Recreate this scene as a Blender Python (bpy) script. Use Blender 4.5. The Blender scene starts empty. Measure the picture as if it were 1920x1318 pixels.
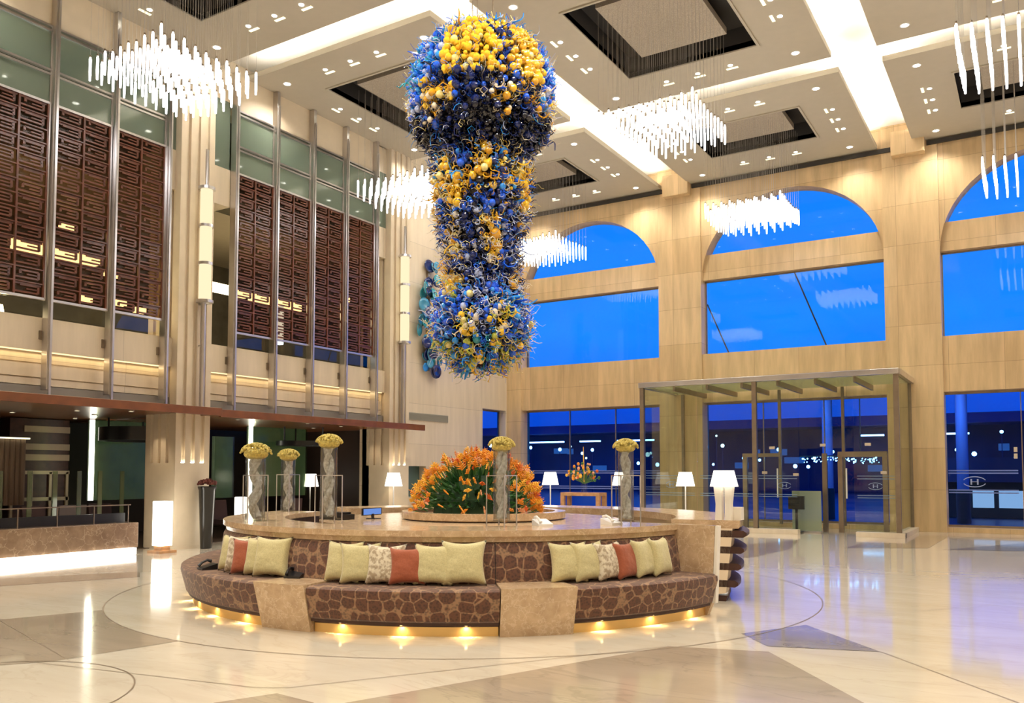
import bpy, math, random
from mathutils import Vector, noise
R = math.radians
C = bpy.context.scene.collection
random.seed(7)

# ---------------------------------------------------------------- camera, world, exposure
sc = bpy.context.scene
cam_d = bpy.data.cameras.new('camera'); cam = bpy.data.objects.new('camera', cam_d); C.objects.link(cam)
cam.location = (0, 0, 1.6)
YAW = math.atan2(985, 1590.)
cam.rotation_euler = (R(90 + 3.03), 0, YAW)
cam_d.sensor_width = 36.0; cam_d.lens = 1587. / 1920 * 36
cam_d.shift_y = (801. - 659.) / 1920
cam_d.clip_end = 600
sc.camera = cam
w = bpy.data.worlds.new('dusk'); sc.world = w; w.use_nodes = True
nt = w.node_tree; nt.nodes.clear()
tc = nt.nodes.new('ShaderNodeTexCoord'); sp = nt.nodes.new('ShaderNodeSeparateXYZ')
cr = nt.nodes.new('ShaderNodeValToRGB'); bg = nt.nodes.new('ShaderNodeBackground'); ou = nt.nodes.new('ShaderNodeOutputWorld')
nt.links.new(tc.outputs['Generated'], sp.inputs[0]); nt.links.new(sp.outputs['Z'], cr.inputs[0])
e = cr.color_ramp.elements
e[0].position = 0.0; e[0].color = (0.02, 0.16, 0.55, 1)
e[1].position = 0.16; e[1].color = (0.007, 0.205, 0.95, 1)
x_ = e.new(0.05); x_.color = (0.01, 0.15, 0.72, 1)
x_ = e.new(0.9); x_.color = (0.004, 0.12, 0.7, 1)
ns = nt.nodes.new('ShaderNodeTexNoise'); ns.inputs['Scale'].default_value = 5; ns.inputs['Detail'].default_value = 5
mp = nt.nodes.new('ShaderNodeMapping'); mp.inputs['Scale'].default_value = (1, 1, 5)
nt.links.new(tc.outputs['Generated'], mp.inputs[0]); nt.links.new(mp.outputs[0], ns.inputs[0])
mr = nt.nodes.new('ShaderNodeMapRange'); mr.inputs[1].default_value = .35; mr.inputs[2].default_value = .7; mr.inputs[3].default_value = .93; mr.inputs[4].default_value = 1.07
nt.links.new(ns.outputs[0], mr.inputs[0])
vm = nt.nodes.new('ShaderNodeVectorMath'); vm.operation = 'SCALE'
nt.links.new(cr.outputs[0], vm.inputs[0]); nt.links.new(mr.outputs[0], vm.inputs['Scale'])
nt.links.new(vm.outputs[0], bg.inputs['Color']); bg.inputs['Strength'].default_value = 1.05
nt.links.new(bg.outputs[0], ou.inputs[0])
sc.view_settings.view_transform = 'Standard'; sc.view_settings.look = 'None'
sc.view_settings.exposure = 0.26; sc.view_settings.gamma = 1
sc.view_settings.use_curve_mapping = False
sc.cycles.transparent_max_bounces = 16

# light strengths, in one place
SPOT_W = 270.0; COVE_W = 36.0; ROD_E = 6.0

def area(name, loc, sx, sy, watts, col, rot=(0, 0, 0), spread=180):
    l = bpy.data.lights.new(name, 'AREA'); l.shape = 'RECTANGLE'; l.size = sx; l.size_y = sy
    l.energy = watts; l.color = col; l.spread = R(spread)
    o = bpy.data.objects.new(name, l); o.location = loc; o.rotation_euler = rot; C.objects.link(o); return o
def spot(name, loc, watts, col, ang=150, rot=(0, 0, 0), rad=.12, blend=.9):
    l = bpy.data.lights.new(name, 'SPOT'); l.energy = watts; l.color = col; l.spot_size = R(ang); l.spot_blend = blend; l.shadow_soft_size = rad
    o = bpy.data.objects.new(name, l); o.location = loc; o.rotation_euler = rot; C.objects.link(o); return o
def point(name, loc, watts, col, rad=.1):
    l = bpy.data.lights.new(name, 'POINT'); l.energy = watts; l.color = col; l.shadow_soft_size = rad
    o = bpy.data.objects.new(name, l); o.location = loc; C.objects.link(o); return o
WARM = (1, .80, .55); WHITE = (1, .93, .82)

# ---------------------------------------------------------------- materials
def new_mat(name):
    m = bpy.data.materials.new(name); m.use_nodes = True
    return m, m.node_tree, m.node_tree.nodes['Principled BSDF']
def mat(name, col, rough=.5, metal=0., emit=None, es=0., bump=0., bscale=30, coat=0., spec=.5, var=0., vscale=5., trans=0.):
    m, t, b = new_mat(name)
    b.inputs['Base Color'].default_value = (*col, 1); b.inputs['Roughness'].default_value = rough
    b.inputs['Metallic'].default_value = metal; b.inputs['Coat Weight'].default_value = coat
    b.inputs['Specular IOR Level'].default_value = spec
    if trans: b.inputs['Transmission Weight'].default_value = trans
    if emit: b.inputs['Emission Color'].default_value = (*emit, 1); b.inputs['Emission Strength'].default_value = es
    tcn = t.nodes.new('ShaderNodeTexCoord')
    n = t.nodes.new('ShaderNodeTexNoise'); t.links.new(tcn.outputs['Object'], n.inputs[0])
    n.inputs['Scale'].default_value = vscale; n.inputs['Detail'].default_value = 4
    r = t.nodes.new('ShaderNodeValToRGB'); k = max(var, .02)
    r.color_ramp.elements[0].position = .3; r.color_ramp.elements[1].position = .7
    r.color_ramp.elements[0].color = (*[c * (1 - k) for c in col], 1); r.color_ramp.elements[1].color = (*[min(1, c * (1 + k)) for c in col], 1)
    t.links.new(n.outputs[0], r.inputs[0]); t.links.new(r.outputs[0], b.inputs['Base Color'])
    if bump:
        n2 = t.nodes.new('ShaderNodeTexNoise'); n2.inputs['Scale'].default_value = bscale; t.links.new(tcn.outputs['Object'], n2.inputs[0])
        bm = t.nodes.new('ShaderNodeBump'); bm.inputs['Strength'].default_value = bump; bm.inputs['Distance'].default_value = .02
        t.links.new(n2.outputs[0], bm.inputs['Height']); t.links.new(bm.outputs[0], b.inputs['Normal'])
    return m
def emis(name, col, s):
    m = bpy.data.materials.new(name); m.use_nodes = True; t = m.node_tree; t.nodes.clear()
    o = t.nodes.new('ShaderNodeOutputMaterial'); em = t.nodes.new('ShaderNodeEmission')
    em.inputs[0].default_value = (*col, 1); em.inputs[1].default_value = s; t.links.new(em.outputs[0], o.inputs[0]); return m
def glass(name, tint, refl=.06, rough=.0, opacity=0., body=(.5, .6, .5)):
    m = bpy.data.materials.new(name); m.use_nodes = True; t = m.node_tree; t.nodes.clear()
    o = t.nodes.new('ShaderNodeOutputMaterial'); tr = t.nodes.new('ShaderNodeBsdfTransparent'); tr.inputs[0].default_value = (*tint, 1)
    gl = t.nodes.new('ShaderNodeBsdfGlossy'); gl.inputs['Roughness'].default_value = rough
    lw = t.nodes.new('ShaderNodeLayerWeight'); lw.inputs[0].default_value = .12
    mul = t.nodes.new('ShaderNodeMath'); mul.operation = 'MULTIPLY_ADD'; mul.inputs[1].default_value = .35; mul.inputs[2].default_value = refl; mul.use_clamp = True
    t.links.new(lw.outputs['Fresnel'], mul.inputs[0])
    mx = t.nodes.new('ShaderNodeMixShader'); t.links.new(mul.outputs[0], mx.inputs[0]); t.links.new(tr.outputs[0], mx.inputs[1]); t.links.new(gl.outputs[0], mx.inputs[2])
    last = mx
    if opacity:
        df = t.nodes.new('ShaderNodeBsdfDiffuse'); df.inputs[0].default_value = (*body, 1)
        m2 = t.nodes.new('ShaderNodeMixShader'); m2.inputs[0].default_value = opacity
        t.links.new(mx.outputs[0], m2.inputs[1]); t.links.new(df.outputs[0], m2.inputs[2]); last = m2
    t.links.new(last.outputs[0], o.inputs[0]); return m
def ramp(t, stops):
    r = t.nodes.new('ShaderNodeValToRGB'); el = r.color_ramp.elements
    el[0].position, el[0].color = stops[0][0], (*stops[0][1], 1); el[1].position, el[1].color = stops[-1][0], (*stops[-1][1], 1)
    for p, c in stops[1:-1]:
        q = el.new(p); q.color = (*c, 1)
    return r
def veined(name, base, dark, vein, rough=.15, scale=2.0, vscale=2.2, vwidth=.03, coat=.0):
    m, t, b = new_mat(name); b.inputs['Roughness'].default_value = rough; b.inputs['Coat Weight'].default_value = coat
    tcn = t.nodes.new('ShaderNodeTexCoord')
    n = t.nodes.new('ShaderNodeTexNoise'); n.inputs['Scale'].default_value = scale; n.inputs['Detail'].default_value = 8; n.inputs['Roughness'].default_value = .65
    t.links.new(tcn.outputs['Object'], n.inputs[0])
    r = ramp(t, [(.32, dark), (.68, base)]); t.links.new(n.outputs[0], r.inputs[0])
    n3 = t.nodes.new('ShaderNodeTexNoise'); n3.inputs['Scale'].default_value = vscale * 1.5; n3.inputs['Detail'].default_value = 6
    t.links.new(tcn.outputs['Object'], n3.inputs[0])
    ad = t.nodes.new('ShaderNodeVectorMath'); ad.operation = 'MULTIPLY_ADD'; ad.inputs[1].default_value = (.35, .35, .35)
    t.links.new(n3.outputs['Color'], ad.inputs[0]); t.links.new(tcn.outputs['Object'], ad.inputs[2])
    vo = t.nodes.new('ShaderNodeTexVoronoi'); vo.feature = 'DISTANCE_TO_EDGE'; vo.inputs['Scale'].default_value = vscale; t.links.new(ad.outputs[0], vo.inputs[0])
    mr = t.nodes.new('ShaderNodeMapRange'); mr.inputs[1].default_value = 0; mr.inputs[2].default_value = vwidth; mr.inputs[3].default_value = .55; mr.inputs[4].default_value = 0
    t.links.new(vo.outputs['Distance'], mr.inputs[0])
    mx = t.nodes.new('ShaderNodeMix'); mx.data_type = 'RGBA'; t.links.new(mr.outputs[0], mx.inputs[0]); t.links.new(r.outputs[0], mx.inputs[6]); mx.inputs[7].default_value = (*vein, 1)
    t.links.new(mx.outputs[2], b.inputs['Base Color']); return m
def stone_blocks(name, c1, c2, mortar, bw, bh, plane='XZ', rough=.35, grain=1.0, offset=.0, msize=.006):
    """stone veneer in blocks, with vertical grain"""
    m, t, b = new_mat(name); b.inputs['Roughness'].default_value = rough
    tcn = t.nodes.new('ShaderNodeTexCoord'); s = t.nodes.new('ShaderNodeSeparateXYZ'); t.links.new(tcn.outputs['Object'], s.inputs[0])
    cb = t.nodes.new('ShaderNodeCombineXYZ')
    ad = t.nodes.new('ShaderNodeMath'); ad.operation = 'ADD'; t.links.new(s.outputs['X'], ad.inputs[0]); t.links.new(s.outputs['Y'], ad.inputs[1])
    t.links.new(ad.outputs[0], cb.inputs[0]); t.links.new(s.outputs['Z'], cb.inputs[1])
    br = t.nodes.new('ShaderNodeTexBrick'); t.links.new(cb.outputs[0], br.inputs[0]); br.offset = offset
    br.inputs['Scale'].default_value = 1; br.inputs['Mortar Size'].default_value = msize; br.inputs['Mortar Smooth'].default_value = .1
    br.inputs['Brick Width'].default_value = bw; br.inputs['Row Height'].default_value = bh
    br.inputs['Color1'].default_value = (*c1, 1); br.inputs['Color2'].default_value = (*c2, 1); br.inputs['Mortar'].default_value = (*mortar, 1)
    mp = t.nodes.new('ShaderNodeMapping'); mp.inputs['Scale'].default_value = (5, 5, .55); t.links.new(tcn.outputs['Object'], mp.inputs[0])
    n = t.nodes.new('ShaderNodeTexNoise'); n.inputs['Scale'].default_value = 1.0; n.inputs['Detail'].default_value = 7; n.inputs['Roughness'].default_value = .6; t.links.new(mp.outputs[0], n.inputs[0])
    mr = t.nodes.new('ShaderNodeMapRange'); mr.inputs[1].default_value = .3; mr.inputs[2].default_value = .7; mr.inputs[3].default_value = 1 - .16 * grain; mr.inputs[4].default_value = 1 + .10 * grain
    t.links.new(n.outputs[0], mr.inputs[0])
    vm = t.nodes.new('ShaderNodeVectorMath'); vm.operation = 'SCALE'; t.links.new(br.outputs[0], vm.inputs[0]); t.links.new(mr.outputs[0], vm.inputs['Scale'])
    t.links.new(vm.outputs[0], b.inputs['Base Color']); return m

M = {}
M['stone_warm'] = stone_blocks('warm_sandstone', (.57, .40, .21), (.65, .475, .265), (.40, .28, .15), 1.3, 1.12, grain=1.3)
M['stone_pale'] = stone_blocks('pale_limestone', (.66, .56, .41), (.70, .60, .46), (.48, .40, .29), 2.6, 1.22, rough=.4, grain=.6)
M['pilaster'] = mat('pale_stone_pilaster', (.66, .56, .41), .45, var=.05, vscale=3)
M['plaster'] = mat('ceiling_plaster', (.46, .415, .33), .7, var=.01)
M['white_plaster'] = mat('cove_plaster', (.84, .81, .76), .8)
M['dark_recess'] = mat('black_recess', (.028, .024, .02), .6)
M['panel_weave'] = mat('woven_ceiling_panel', (.40, .35, .28), .8, var=.25, vscale=60)
M['steel'] = mat('brushed_steel', (.62, .60, .60), .28, 1.0, var=.1, vscale=2)
M['steel_dark'] = mat('bronze_steel', (.30, .24, .18), .35, .9, var=.1)
M['chrome'] = mat('polished_chrome', (.8, .8, .8), .12, 1.0)
M['wood_red'] = mat('dark_red_wood', (.125, .036, .016), .35, var=.35, vscale=9, coat=.2)
M['wood_canopy'] = mat('walnut_veneer', (.17, .055, .018), .35, var=.2, vscale=4, coat=.3)
M['wood_dark'] = mat('espresso_wood', (.05, .018, .012), .45, var=.3, vscale=8, coat=.0)
M['wood_soffit'] = mat('walnut_soffit', (.16, .06, .022), .3, var=.2, vscale=5)
M['wood_light'] = mat('honey_wood', (.50, .27, .12), .4, var=.2, vscale=8)
M['beige_panel'] = mat('beige_lacquer', (.78, .64, .46), .6)
M['emperador'] = veined('emperador_marble', (.64, .46, .285), (.45, .305, .175), (.78, .62, .43), .16, 7, 6.0, .05)
M['emperador_dark'] = veined('dark_emperador_marble', (.30, .20, .125), (.19, .12, .072), (.50, .38, .26), .16, 4, 4.0, .035)
M['brass'] = mat('brass_plinth', (.90, .62, .25), .45, .9)
M['glass'] = glass('clear_glass', (.97, .985, .97), .04)
M['glass_up'] = glass('window_glass', (.99, 1, 1), .010)
M['glass_low'] = glass('tinted_window_glass', (.34, .60, .88), .010)
M['glass_green'] = glass('green_glass', (.50, .64, .54), .12, .04, .34, (.36, .44, .35))
M['glass_vest'] = glass('vestibule_glass', (.95, .975, .94), .022)
M['glass_roof'] = glass('vestibule_roof_glass', (.85, .90, .74), .06, .1, .30, (.66, .66, .48))
M['white_shade'] = emis('lamp_shade_glow', (1, .93, .80), 2.6)
M['lantern'] = emis('lantern_glow', (1, .93, .80), 5)
M['rod'] = emis('lit_crystal_rod', (1, .96, .93), ROD_E)
M['downlight'] = emis('downlight_lens', (1, .95, .82), 14)
M['downlight_soft'] = emis('slot_lamp_glow', (1, .93, .62), 1.6)
M['strip'] = emis('cove_led_strip', (1, .94, .82), 9)
M['warm_strip'] = emis('warm_led_strip', (1, .70, .30), 4)
M['balcony_strip'] = emis('balcony_led', (1, .72, .36), 1.5)
M['step_glow'] = emis('lit_step', (1, .93, .80), 3.2)
M['sconce_mid'] = emis('alabaster_glow', (1, .82, .52), .95)
M['black'] = mat('black_plastic', (.012, .012, .014), .3)
M['black_gloss'] = mat('black_ceramic', (.012, .011, .01), .22, coat=.1)
M['white_ceramic'] = mat('white_ceramic', (.85, .80, .70), .3)
M['white_metal'] = mat('white_lacquer', (.85, .83, .8), .35)
M['screen'] = emis('blue_screen', (.16, .30, .75), .8)
M['screen_dim'] = mat('monitor_glass', (.05, .10, .2), .1)
M['lounge_dark'] = mat('dark_lounge_wall', (.035, .02, .014), .6)
M['lounge_floor'] = mat('lounge_floor', (.10, .07, .05), .3)
M['lounge_band'] = mat('tan_leather_band', (.36, .27, .18), .6)
M['green_wall'] = mat('green_glass_wall', (.085, .115, .065), .25, var=.3, vscale=3, emit=(.30, .40, .22), es=.09)
M['chair_dark'] = mat('dark_upholstery', (.06, .03, .03), .7)
M['chair_grey'] = mat('mauve_upholstery', (.20, .16, .16), .8)
M['cream'] = mat('cream_frame', (.45, .37, .25), .5)

# polished floor
def floor_mat(name, c1, c2, rough, vein):
    m, t, b = new_mat(name); b.inputs['Roughness'].default_value = rough; b.inputs['Specular IOR Level'].default_value = .6
    b.inputs['Coat Weight'].default_value = .35; b.inputs['Coat Roughness'].default_value = .04
    tcn = t.nodes.new('ShaderNodeTexCoord'); mp = t.nodes.new('ShaderNodeMapping'); mp.inputs['Scale'].default_value = (.5, 1.6, 1); mp.inputs['Rotation'].default_value = (0, 0, .5)
    t.links.new(tcn.outputs['Object'], mp.inputs[0])
    n = t.nodes.new('ShaderNodeTexNoise'); n.inputs['Scale'].default_value = 1.3; n.inputs['Detail'].default_value = 9; n.inputs['Roughness'].default_value = .6; n.inputs['Distortion'].default_value = .6
    t.links.new(mp.outputs[0], n.inputs[0]); r = ramp(t, [(.3, c1), (.7, c2)]); t.links.new(n.outputs[0], r.inputs[0])
    n3 = t.nodes.new('ShaderNodeTexNoise'); n3.inputs['Scale'].default_value = .9; n3.inputs['Detail'].default_value = 7; n3.inputs['Distortion'].default_value = 2
    t.links.new(mp.outputs[0], n3.inputs[0])
    s = t.nodes.new('ShaderNodeMath'); s.operation = 'SUBTRACT'; s.inputs[1].default_value = .5; t.links.new(n3.outputs[0], s.inputs[0])
    a = t.nodes.new('ShaderNodeMath'); a.operation = 'ABSOLUTE'; t.links.new(s.outputs[0], a.inputs[0])
    mr = t.nodes.new('ShaderNodeMapRange'); mr.inputs[2].default_value = .02; mr.inputs[3].default_value = .35; mr.inputs[4].default_value = 0; t.links.new(a.outputs[0], mr.inputs[0])
    mx = t.nodes.new('ShaderNodeMix'); mx.data_type = 'RGBA'; t.links.new(mr.outputs[0], mx.inputs[0]); t.links.new(r.outputs[0], mx.inputs[6]); mx.inputs[7].default_value = (*vein, 1)
    t.links.new(mx.outputs[2], b.inputs['Base Color']); return m
M['floor'] = floor_mat('cream_marble_floor', (.64, .56, .43), (.74, .67, .55), .10, (.55, .47, .35))
M['inlay'] = floor_mat('taupe_marble_inlay', (.36, .29, .21), (.46, .38, .285), .12, (.24, .19, .14))
M['inlay_grey'] = floor_mat('grey_marble_inlay', (.30, .265, .22), (.38, .335, .28), .12, (.2, .17, .14))
M['inlay_pale'] = floor_mat('pale_marble_band', (.55, .47, .36), (.62, .54, .42), .12, (.48, .4, .3))
M['seam'] = mat('bronze_seam', (.20, .15, .10), .4)

# sofa fabric : big dark brown pebble blooms on tan
def fabric():
    m, t, b = new_mat('pebble_print_fabric'); b.inputs['Roughness'].default_value = .75; b.inputs['Sheen Weight'].default_value = .25
    tcn = t.nodes.new('ShaderNodeTexCoord')
    v = t.nodes.new('ShaderNodeTexVoronoi'); v.feature = 'F1'; v.inputs['Scale'].default_value = 7.6; v.inputs['Randomness'].default_value = .55
    t.links.new(tcn.outputs['Object'], v.inputs[0])
    v2 = t.nodes.new('ShaderNodeTexVoronoi'); v2.feature = 'DISTANCE_TO_EDGE'; v2.inputs['Scale'].default_value = 7.6; v2.inputs['Randomness'].default_value = .55
    t.links.new(tcn.outputs['Object'], v2.inputs[0])
    d1 = ramp(t, [(.60, (1, 1, 1)), (.66, (0, 0, 0))]); t.links.new(v.outputs['Distance'], d1.inputs[0])
    d2 = ramp(t, [(.03, (0, 0, 0)), (.06, (1, 1, 1))]); t.links.new(v2.outputs['Distance'], d2.inputs[0])
    mm = t.nodes.new('ShaderNodeMath'); mm.operation = 'MULTIPLY'; t.links.new(d1.outputs[0], mm.inputs[0]); t.links.new(d2.outputs[0], mm.inputs[1])
    r = ramp(t, [(0, (.20, .118, .065)), (1, (.078, .031, .016))]); t.links.new(mm.outputs[0], r.inputs[0])
    f = t.nodes.new('ShaderNodeTexVoronoi'); f.inputs['Scale'].default_value = 38; t.links.new(tcn.outputs['Object'], f.inputs[0])
    r2 = ramp(t, [(.25, (.8, .8, .8)), (.6, (1.5, 1.4, 1.3))]); t.links.new(f.outputs['Distance'], r2.inputs[0])
    mx = t.nodes.new('ShaderNodeMix'); mx.data_type = 'RGBA'; mx.blend_type = 'MULTIPLY'; mx.inputs[0].default_value = 1
    t.links.new(r.outputs[0], mx.inputs[6]); t.links.new(r2.outputs[0], mx.inputs[7]); t.links.new(mx.outputs[2], b.inputs['Base Color']); return m
M['fabric'] = fabric()
def cushion_mat(name, c, c2=None, scale=90, amp=.12):
    m, t, b = new_mat(name); b.inputs['Roughness'].default_value = .7; b.inputs['Sheen Weight'].default_value = .3
    tcn = t.nodes.new('ShaderNodeTexCoord'); n = t.nodes.new('ShaderNodeTexNoise'); n.inputs['Scale'].default_value = scale; n.inputs['Detail'].default_value = 3
    t.links.new(tcn.outputs['Object'], n.inputs[0]); c2 = c2 or tuple(x * (1 - amp) for x in c)
    r = ramp(t, [(.42, c2), (.56, c)]); t.links.new(n.outputs[0], r.inputs[0]); t.links.new(r.outputs[0], b.inputs['Base Color'])
    n2 = t.nodes.new('ShaderNodeTexNoise'); n2.inputs['Scale'].default_value = 9; t.links.new(tcn.outputs['Object'], n2.inputs[0])
    bm = t.nodes.new('ShaderNodeBump'); bm.inputs['Strength'].default_value = .5; bm.inputs['Distance'].default_value = .03
    t.links.new(n2.outputs[0], bm.inputs['Height']); t.links.new(bm.outputs[0], b.inputs['Normal']); return m
M['cush_green'] = cushion_mat('pistachio_silk', (.60, .53, .27))
M['cush_pat'] = cushion_mat('patterned_linen', (.70, .62, .46), (.40, .31, .20), 26)
M['cush_red'] = cushion_mat('rust_velvet', (.36, .085, .03))

# glass sculpture colours
def gcol(name, c, r=.12): return mat(name, c, r, 0, coat=.7, var=.1, vscale=20, trans=.0)
SC = [gcol('cobalt_glass', (.015, .11, .75)), gcol('azure_glass', (.03, .30, .85)), gcol('navy_glass', (.006, .018, .12)), gcol('amber_glass', (.85, .52, .03)),
      gcol('gold_glass', (.72, .36, .02)), gcol('pale_yellow_glass', (.82, .70, .28)), gcol('pale_blue_glass', (.45, .52, .75)), gcol('black_glass', (.006, .007, .018)),
      gcol('teal_glass', (.03, .30, .38)), gcol('lime_glass', (.45, .48, .06)), gcol('clear_curl_glass', (.75, .66, .5))]

# ---------------------------------------------------------------- mesh helpers
class MB:
    def __init__(s): s.v = []; s.f = []; s.m = []; s.cur = 0
    def add(s, vs, fs):
        o = len(s.v); s.v += [tuple(p) for p in vs]; s.f += [tuple(i + o for i in f) for f in fs]; s.m += [s.cur] * len(fs); return s
    def box(s, x0, x1, y0, y1, z0, z1):
        vs = [(x, y, z) for z in (z0, z1) for y in (y0, y1) for x in (x0, x1)]
        return s.add(vs, [(0, 2, 3, 1), (4, 5, 7, 6), (0, 1, 5, 4), (2, 6, 7, 3), (0, 4, 6, 2), (1, 3, 7, 5)])
    def prism(s, poly, z0, z1):
        n = len(poly)
        vs = [(x, y, z0) for x, y in poly] + [(x, y, z1) for x, y in poly]
        return s.add(vs, [tuple(range(n))[::-1], tuple(range(n, 2 * n))] + [(i, (i + 1) % n, (i + 1) % n + n, i + n) for i in range(n)])
    def prism_y(s, poly, y0, y1):
        n = len(poly)
        vs = [(x, y0, z) for x, z in poly] + [(x, y1, z) for x, z in poly]
        return s.add(vs, [tuple(range(n)), tuple(range(n, 2 * n))[::-1]] + [((i + 1) % n, i, i + n, (i + 1) % n + n) for i in range(n)])
    def bar(s, a, b, t, t2=None):
        a = Vector(a); b = Vector(b); d = (b - a).normalized(); up = Vector((0, 0, 1)) if abs(d.z) < .9 else Vector((1, 0, 0))
        u = d.cross(up).normalized() * (t / 2); w_ = d.cross(u).normalized() * ((t2 or t) / 2)
        vs = [a - u - w_, a + u - w_, a + u + w_, a - u + w_, b - u - w_, b + u - w_, b + u + w_, b - u + w_]
        return s.add(vs, [(0, 1, 2, 3), (7, 6, 5, 4), (0, 4, 5, 1), (1, 5, 6, 2), (2, 6, 7, 3), (3, 7, 4, 0)])
    def tube(s, pts, r, n=6, cap=True):
        pts = [Vector(p) for p in pts]; rr = r if isinstance(r, (list, tuple)) else [r] * len(pts); vs = []; prev = None
        for i, p in enumerate(pts):
            d = (pts[min(i + 1, len(pts) - 1)] - pts[max(i - 1, 0)])
            d = d.normalized() if d.length > 1e-9 else Vector((0, 0, 1))
            if prev is None:
                u = d.cross(Vector((0, 0, 1)) if abs(d.z) < .9 else Vector((1, 0, 0))).normalized()
            else:
                u = (prev - d * prev.dot(d)); u = u.normalized() if u.length > 1e-6 else d.orthogonal().normalized()
            prev = u; w_ = d.cross(u)
            for k in range(n):
                a = 2 * math.pi * k / n; vs.append(p + (u * math.cos(a) + w_ * math.sin(a)) * rr[i])
        fs = [(i * n + k, i * n + (k + 1) % n, (i + 1) * n + (k + 1) % n, (i + 1) * n + k) for i in range(len(pts) - 1) for k in range(n)]
        if cap: fs += [tuple(range(n))[::-1], tuple(range((len(pts) - 1) * n, len(pts) * n))]
        return s.add(vs, fs)
    def lathe(s, prof, cx=0, cy=0, n=32, a0=0., a1=360., closed=False):
        """profile of (r, z) turned about a vertical axis; closed = the profile is a closed loop"""
        full = abs(a1 - a0) >= 359.9; m_ = n if full else n + 1; k = len(prof); vs = []
        for i in range(m_):
            a = R(a0 + (a1 - a0) * i / n)
            vs += [(cx + r * math.cos(a), cy + r * math.sin(a), z) for r, z in prof]
        fs = []
        for i in range(n):
            j = (i + 1) % m_
            for q in range(k if closed else k - 1):
                q2 = (q + 1) % k; fs.append((i * k + q, j * k + q, j * k + q2, i * k + q2))
        if closed and not full: fs += [tuple(range(k)), tuple(range((m_ - 1) * k, m_ * k))[::-1]]
        return s.add(vs, fs)
    def sphere(s, c, r, nu=8, nv=5, sz=1.):
        prof = [(r * math.sin(math.pi * i / nv), -r * sz * math.cos(math.pi * i / nv)) for i in range(nv + 1)]
        o = len(s.v); s.lathe(prof, 0, 0, nu)
        for i in range(o, len(s.v)): s.v[i] = (s.v[i][0] + c[0], s.v[i][1] + c[1], s.v[i][2] + c[2])
        return s
    def mesh(s, name, mats, smooth=False):
        me = bpy.data.meshes.new(name); me.from_pydata(s.v, [], s.f)
        for mm in (mats if isinstance(mats, list) else [mats]): me.materials.append(mm)
        if isinstance(mats, list): me.polygons.foreach_set('material_index', s.m)
        if smooth:
            me.polygons.foreach_set('use_smooth', [True] * len(me.polygons))
        me.update(); return me
    def build(s, name, mats, parent=None, smooth=False, bevel=0, fix=True):
        me = s.mesh(name, mats, smooth)
        o = bpy.data.objects.new(name, me); C.objects.link(o)
        if fix:
            import bmesh
            bm = bmesh.new(); bm.from_mesh(me); bmesh.ops.recalc_face_normals(bm, faces=bm.faces); bm.to_mesh(me); bm.free()
        if smooth:
            try: me.set_sharp_from_angle(angle=R(40))
            except Exception: pass
        if parent:
            o.parent = parent; o.matrix_parent_inverse = parent.matrix_basis.inverted()
        if bevel:
            b = o.modifiers.new('bevel', 'BEVEL'); b.width = bevel; b.segments = 2; b.limit_method = 'ANGLE'
        return o
def tag(o, label, cat, group=None, kind=None):
    o['label'] = label; o['category'] = cat
    if group: o['group'] = group
    if kind: o['kind'] = kind
    return o
def thing(name, label, cat, loc=(0, 0, 0), group=None):
    o = bpy.data.objects.new(name, None); o.empty_display_size = .1; C.objects.link(o); o.location = loc; o.matrix_basis.translation = loc
    bpy.context.view_layer.update() if False else None
    return tag(o, label, cat, group)
def struct(o): o['kind'] = 'structure'; return o
def lk(name, me, parent, loc=(0, 0, 0), rot=(0, 0, 0), sc_=1.0):
    """link a child in its parent's own coordinates"""
    o = bpy.data.objects.new(name, me); C.objects.link(o); o.parent = parent; o.location = loc; o.rotation_euler = rot
    if sc_ != 1.0: o.scale = (sc_,) * 3
    return o
def copy_tree(src, parent=None):
    c = src.copy(); C.objects.link(c)
    if parent: c.parent = parent
    for ch in list(src.children): copy_tree(ch, c)
    return c

# ================================================================ THE ROOM
XL, XP, YB, ZC = -15.85, -15.12, 25.33, 10.65; XW = XP - .18        # left wall, pilaster face, window wall, ceiling soffit
XR, YF = 10.6, -7.0
CX, CY = -6.8, 9.87                                  # centre of the round desk

# floor
fl = struct(MB().box(-21, XR, YF, YB + .8, -.2, 0).build('floor', M['floor']))
def inlay(poly, m, z=.002, name='floor_inlay'):
    b = MB(); n = len(poly); b.add([(x, y, z) for x, y in poly], [tuple(range(n))]); return b.build(name, M[m], fl)
def seam(pts, wd=.012, z=.004):
    b = MB()
    for p, q in zip(pts, pts[1:]):
        d = Vector((q[0] - p[0], q[1] - p[1])); nn = Vector((-d.y, d.x)).normalized() * wd / 2
        b.add([(p[0] - nn.x, p[1] - nn.y, z), (p[0] + nn.x, p[1] + nn.y, z), (q[0] + nn.x, q[1] + nn.y, z), (q[0] - nn.x, q[1] - nn.y, z)], [(0, 1, 2, 3)])
    return b.build('floor_seam', M['seam'], fl, fix=False)
def arc(cx, cy, r, a0, a1, n=64): return [(cx + r * math.cos(R(a0 + (a1 - a0) * i / n)), cy + r * math.sin(R(a0 + (a1 - a0) * i / n))) for i in range(n + 1)]
RC = 4.64
inlay([(-12.3, 2.2), (-9.61, 4.96)] + arc(CX, CY, RC, -122, -92, 12) + [(-7.12, 4.13), (-8.6, 2.0)], 'inlay')
inlay([(-4.12, 4.47), (-2.92, 7.45), (-2.08, 7.7), (-1.07, 6.36), (-.2, 5.2), (-4.4, 3.4)], 'inlay')
inlay([(-2.54, 8.41), (-2.1, 9.24), (-1.23, 8.22), (-2.15, 7.93)], 'inlay_grey')
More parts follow.
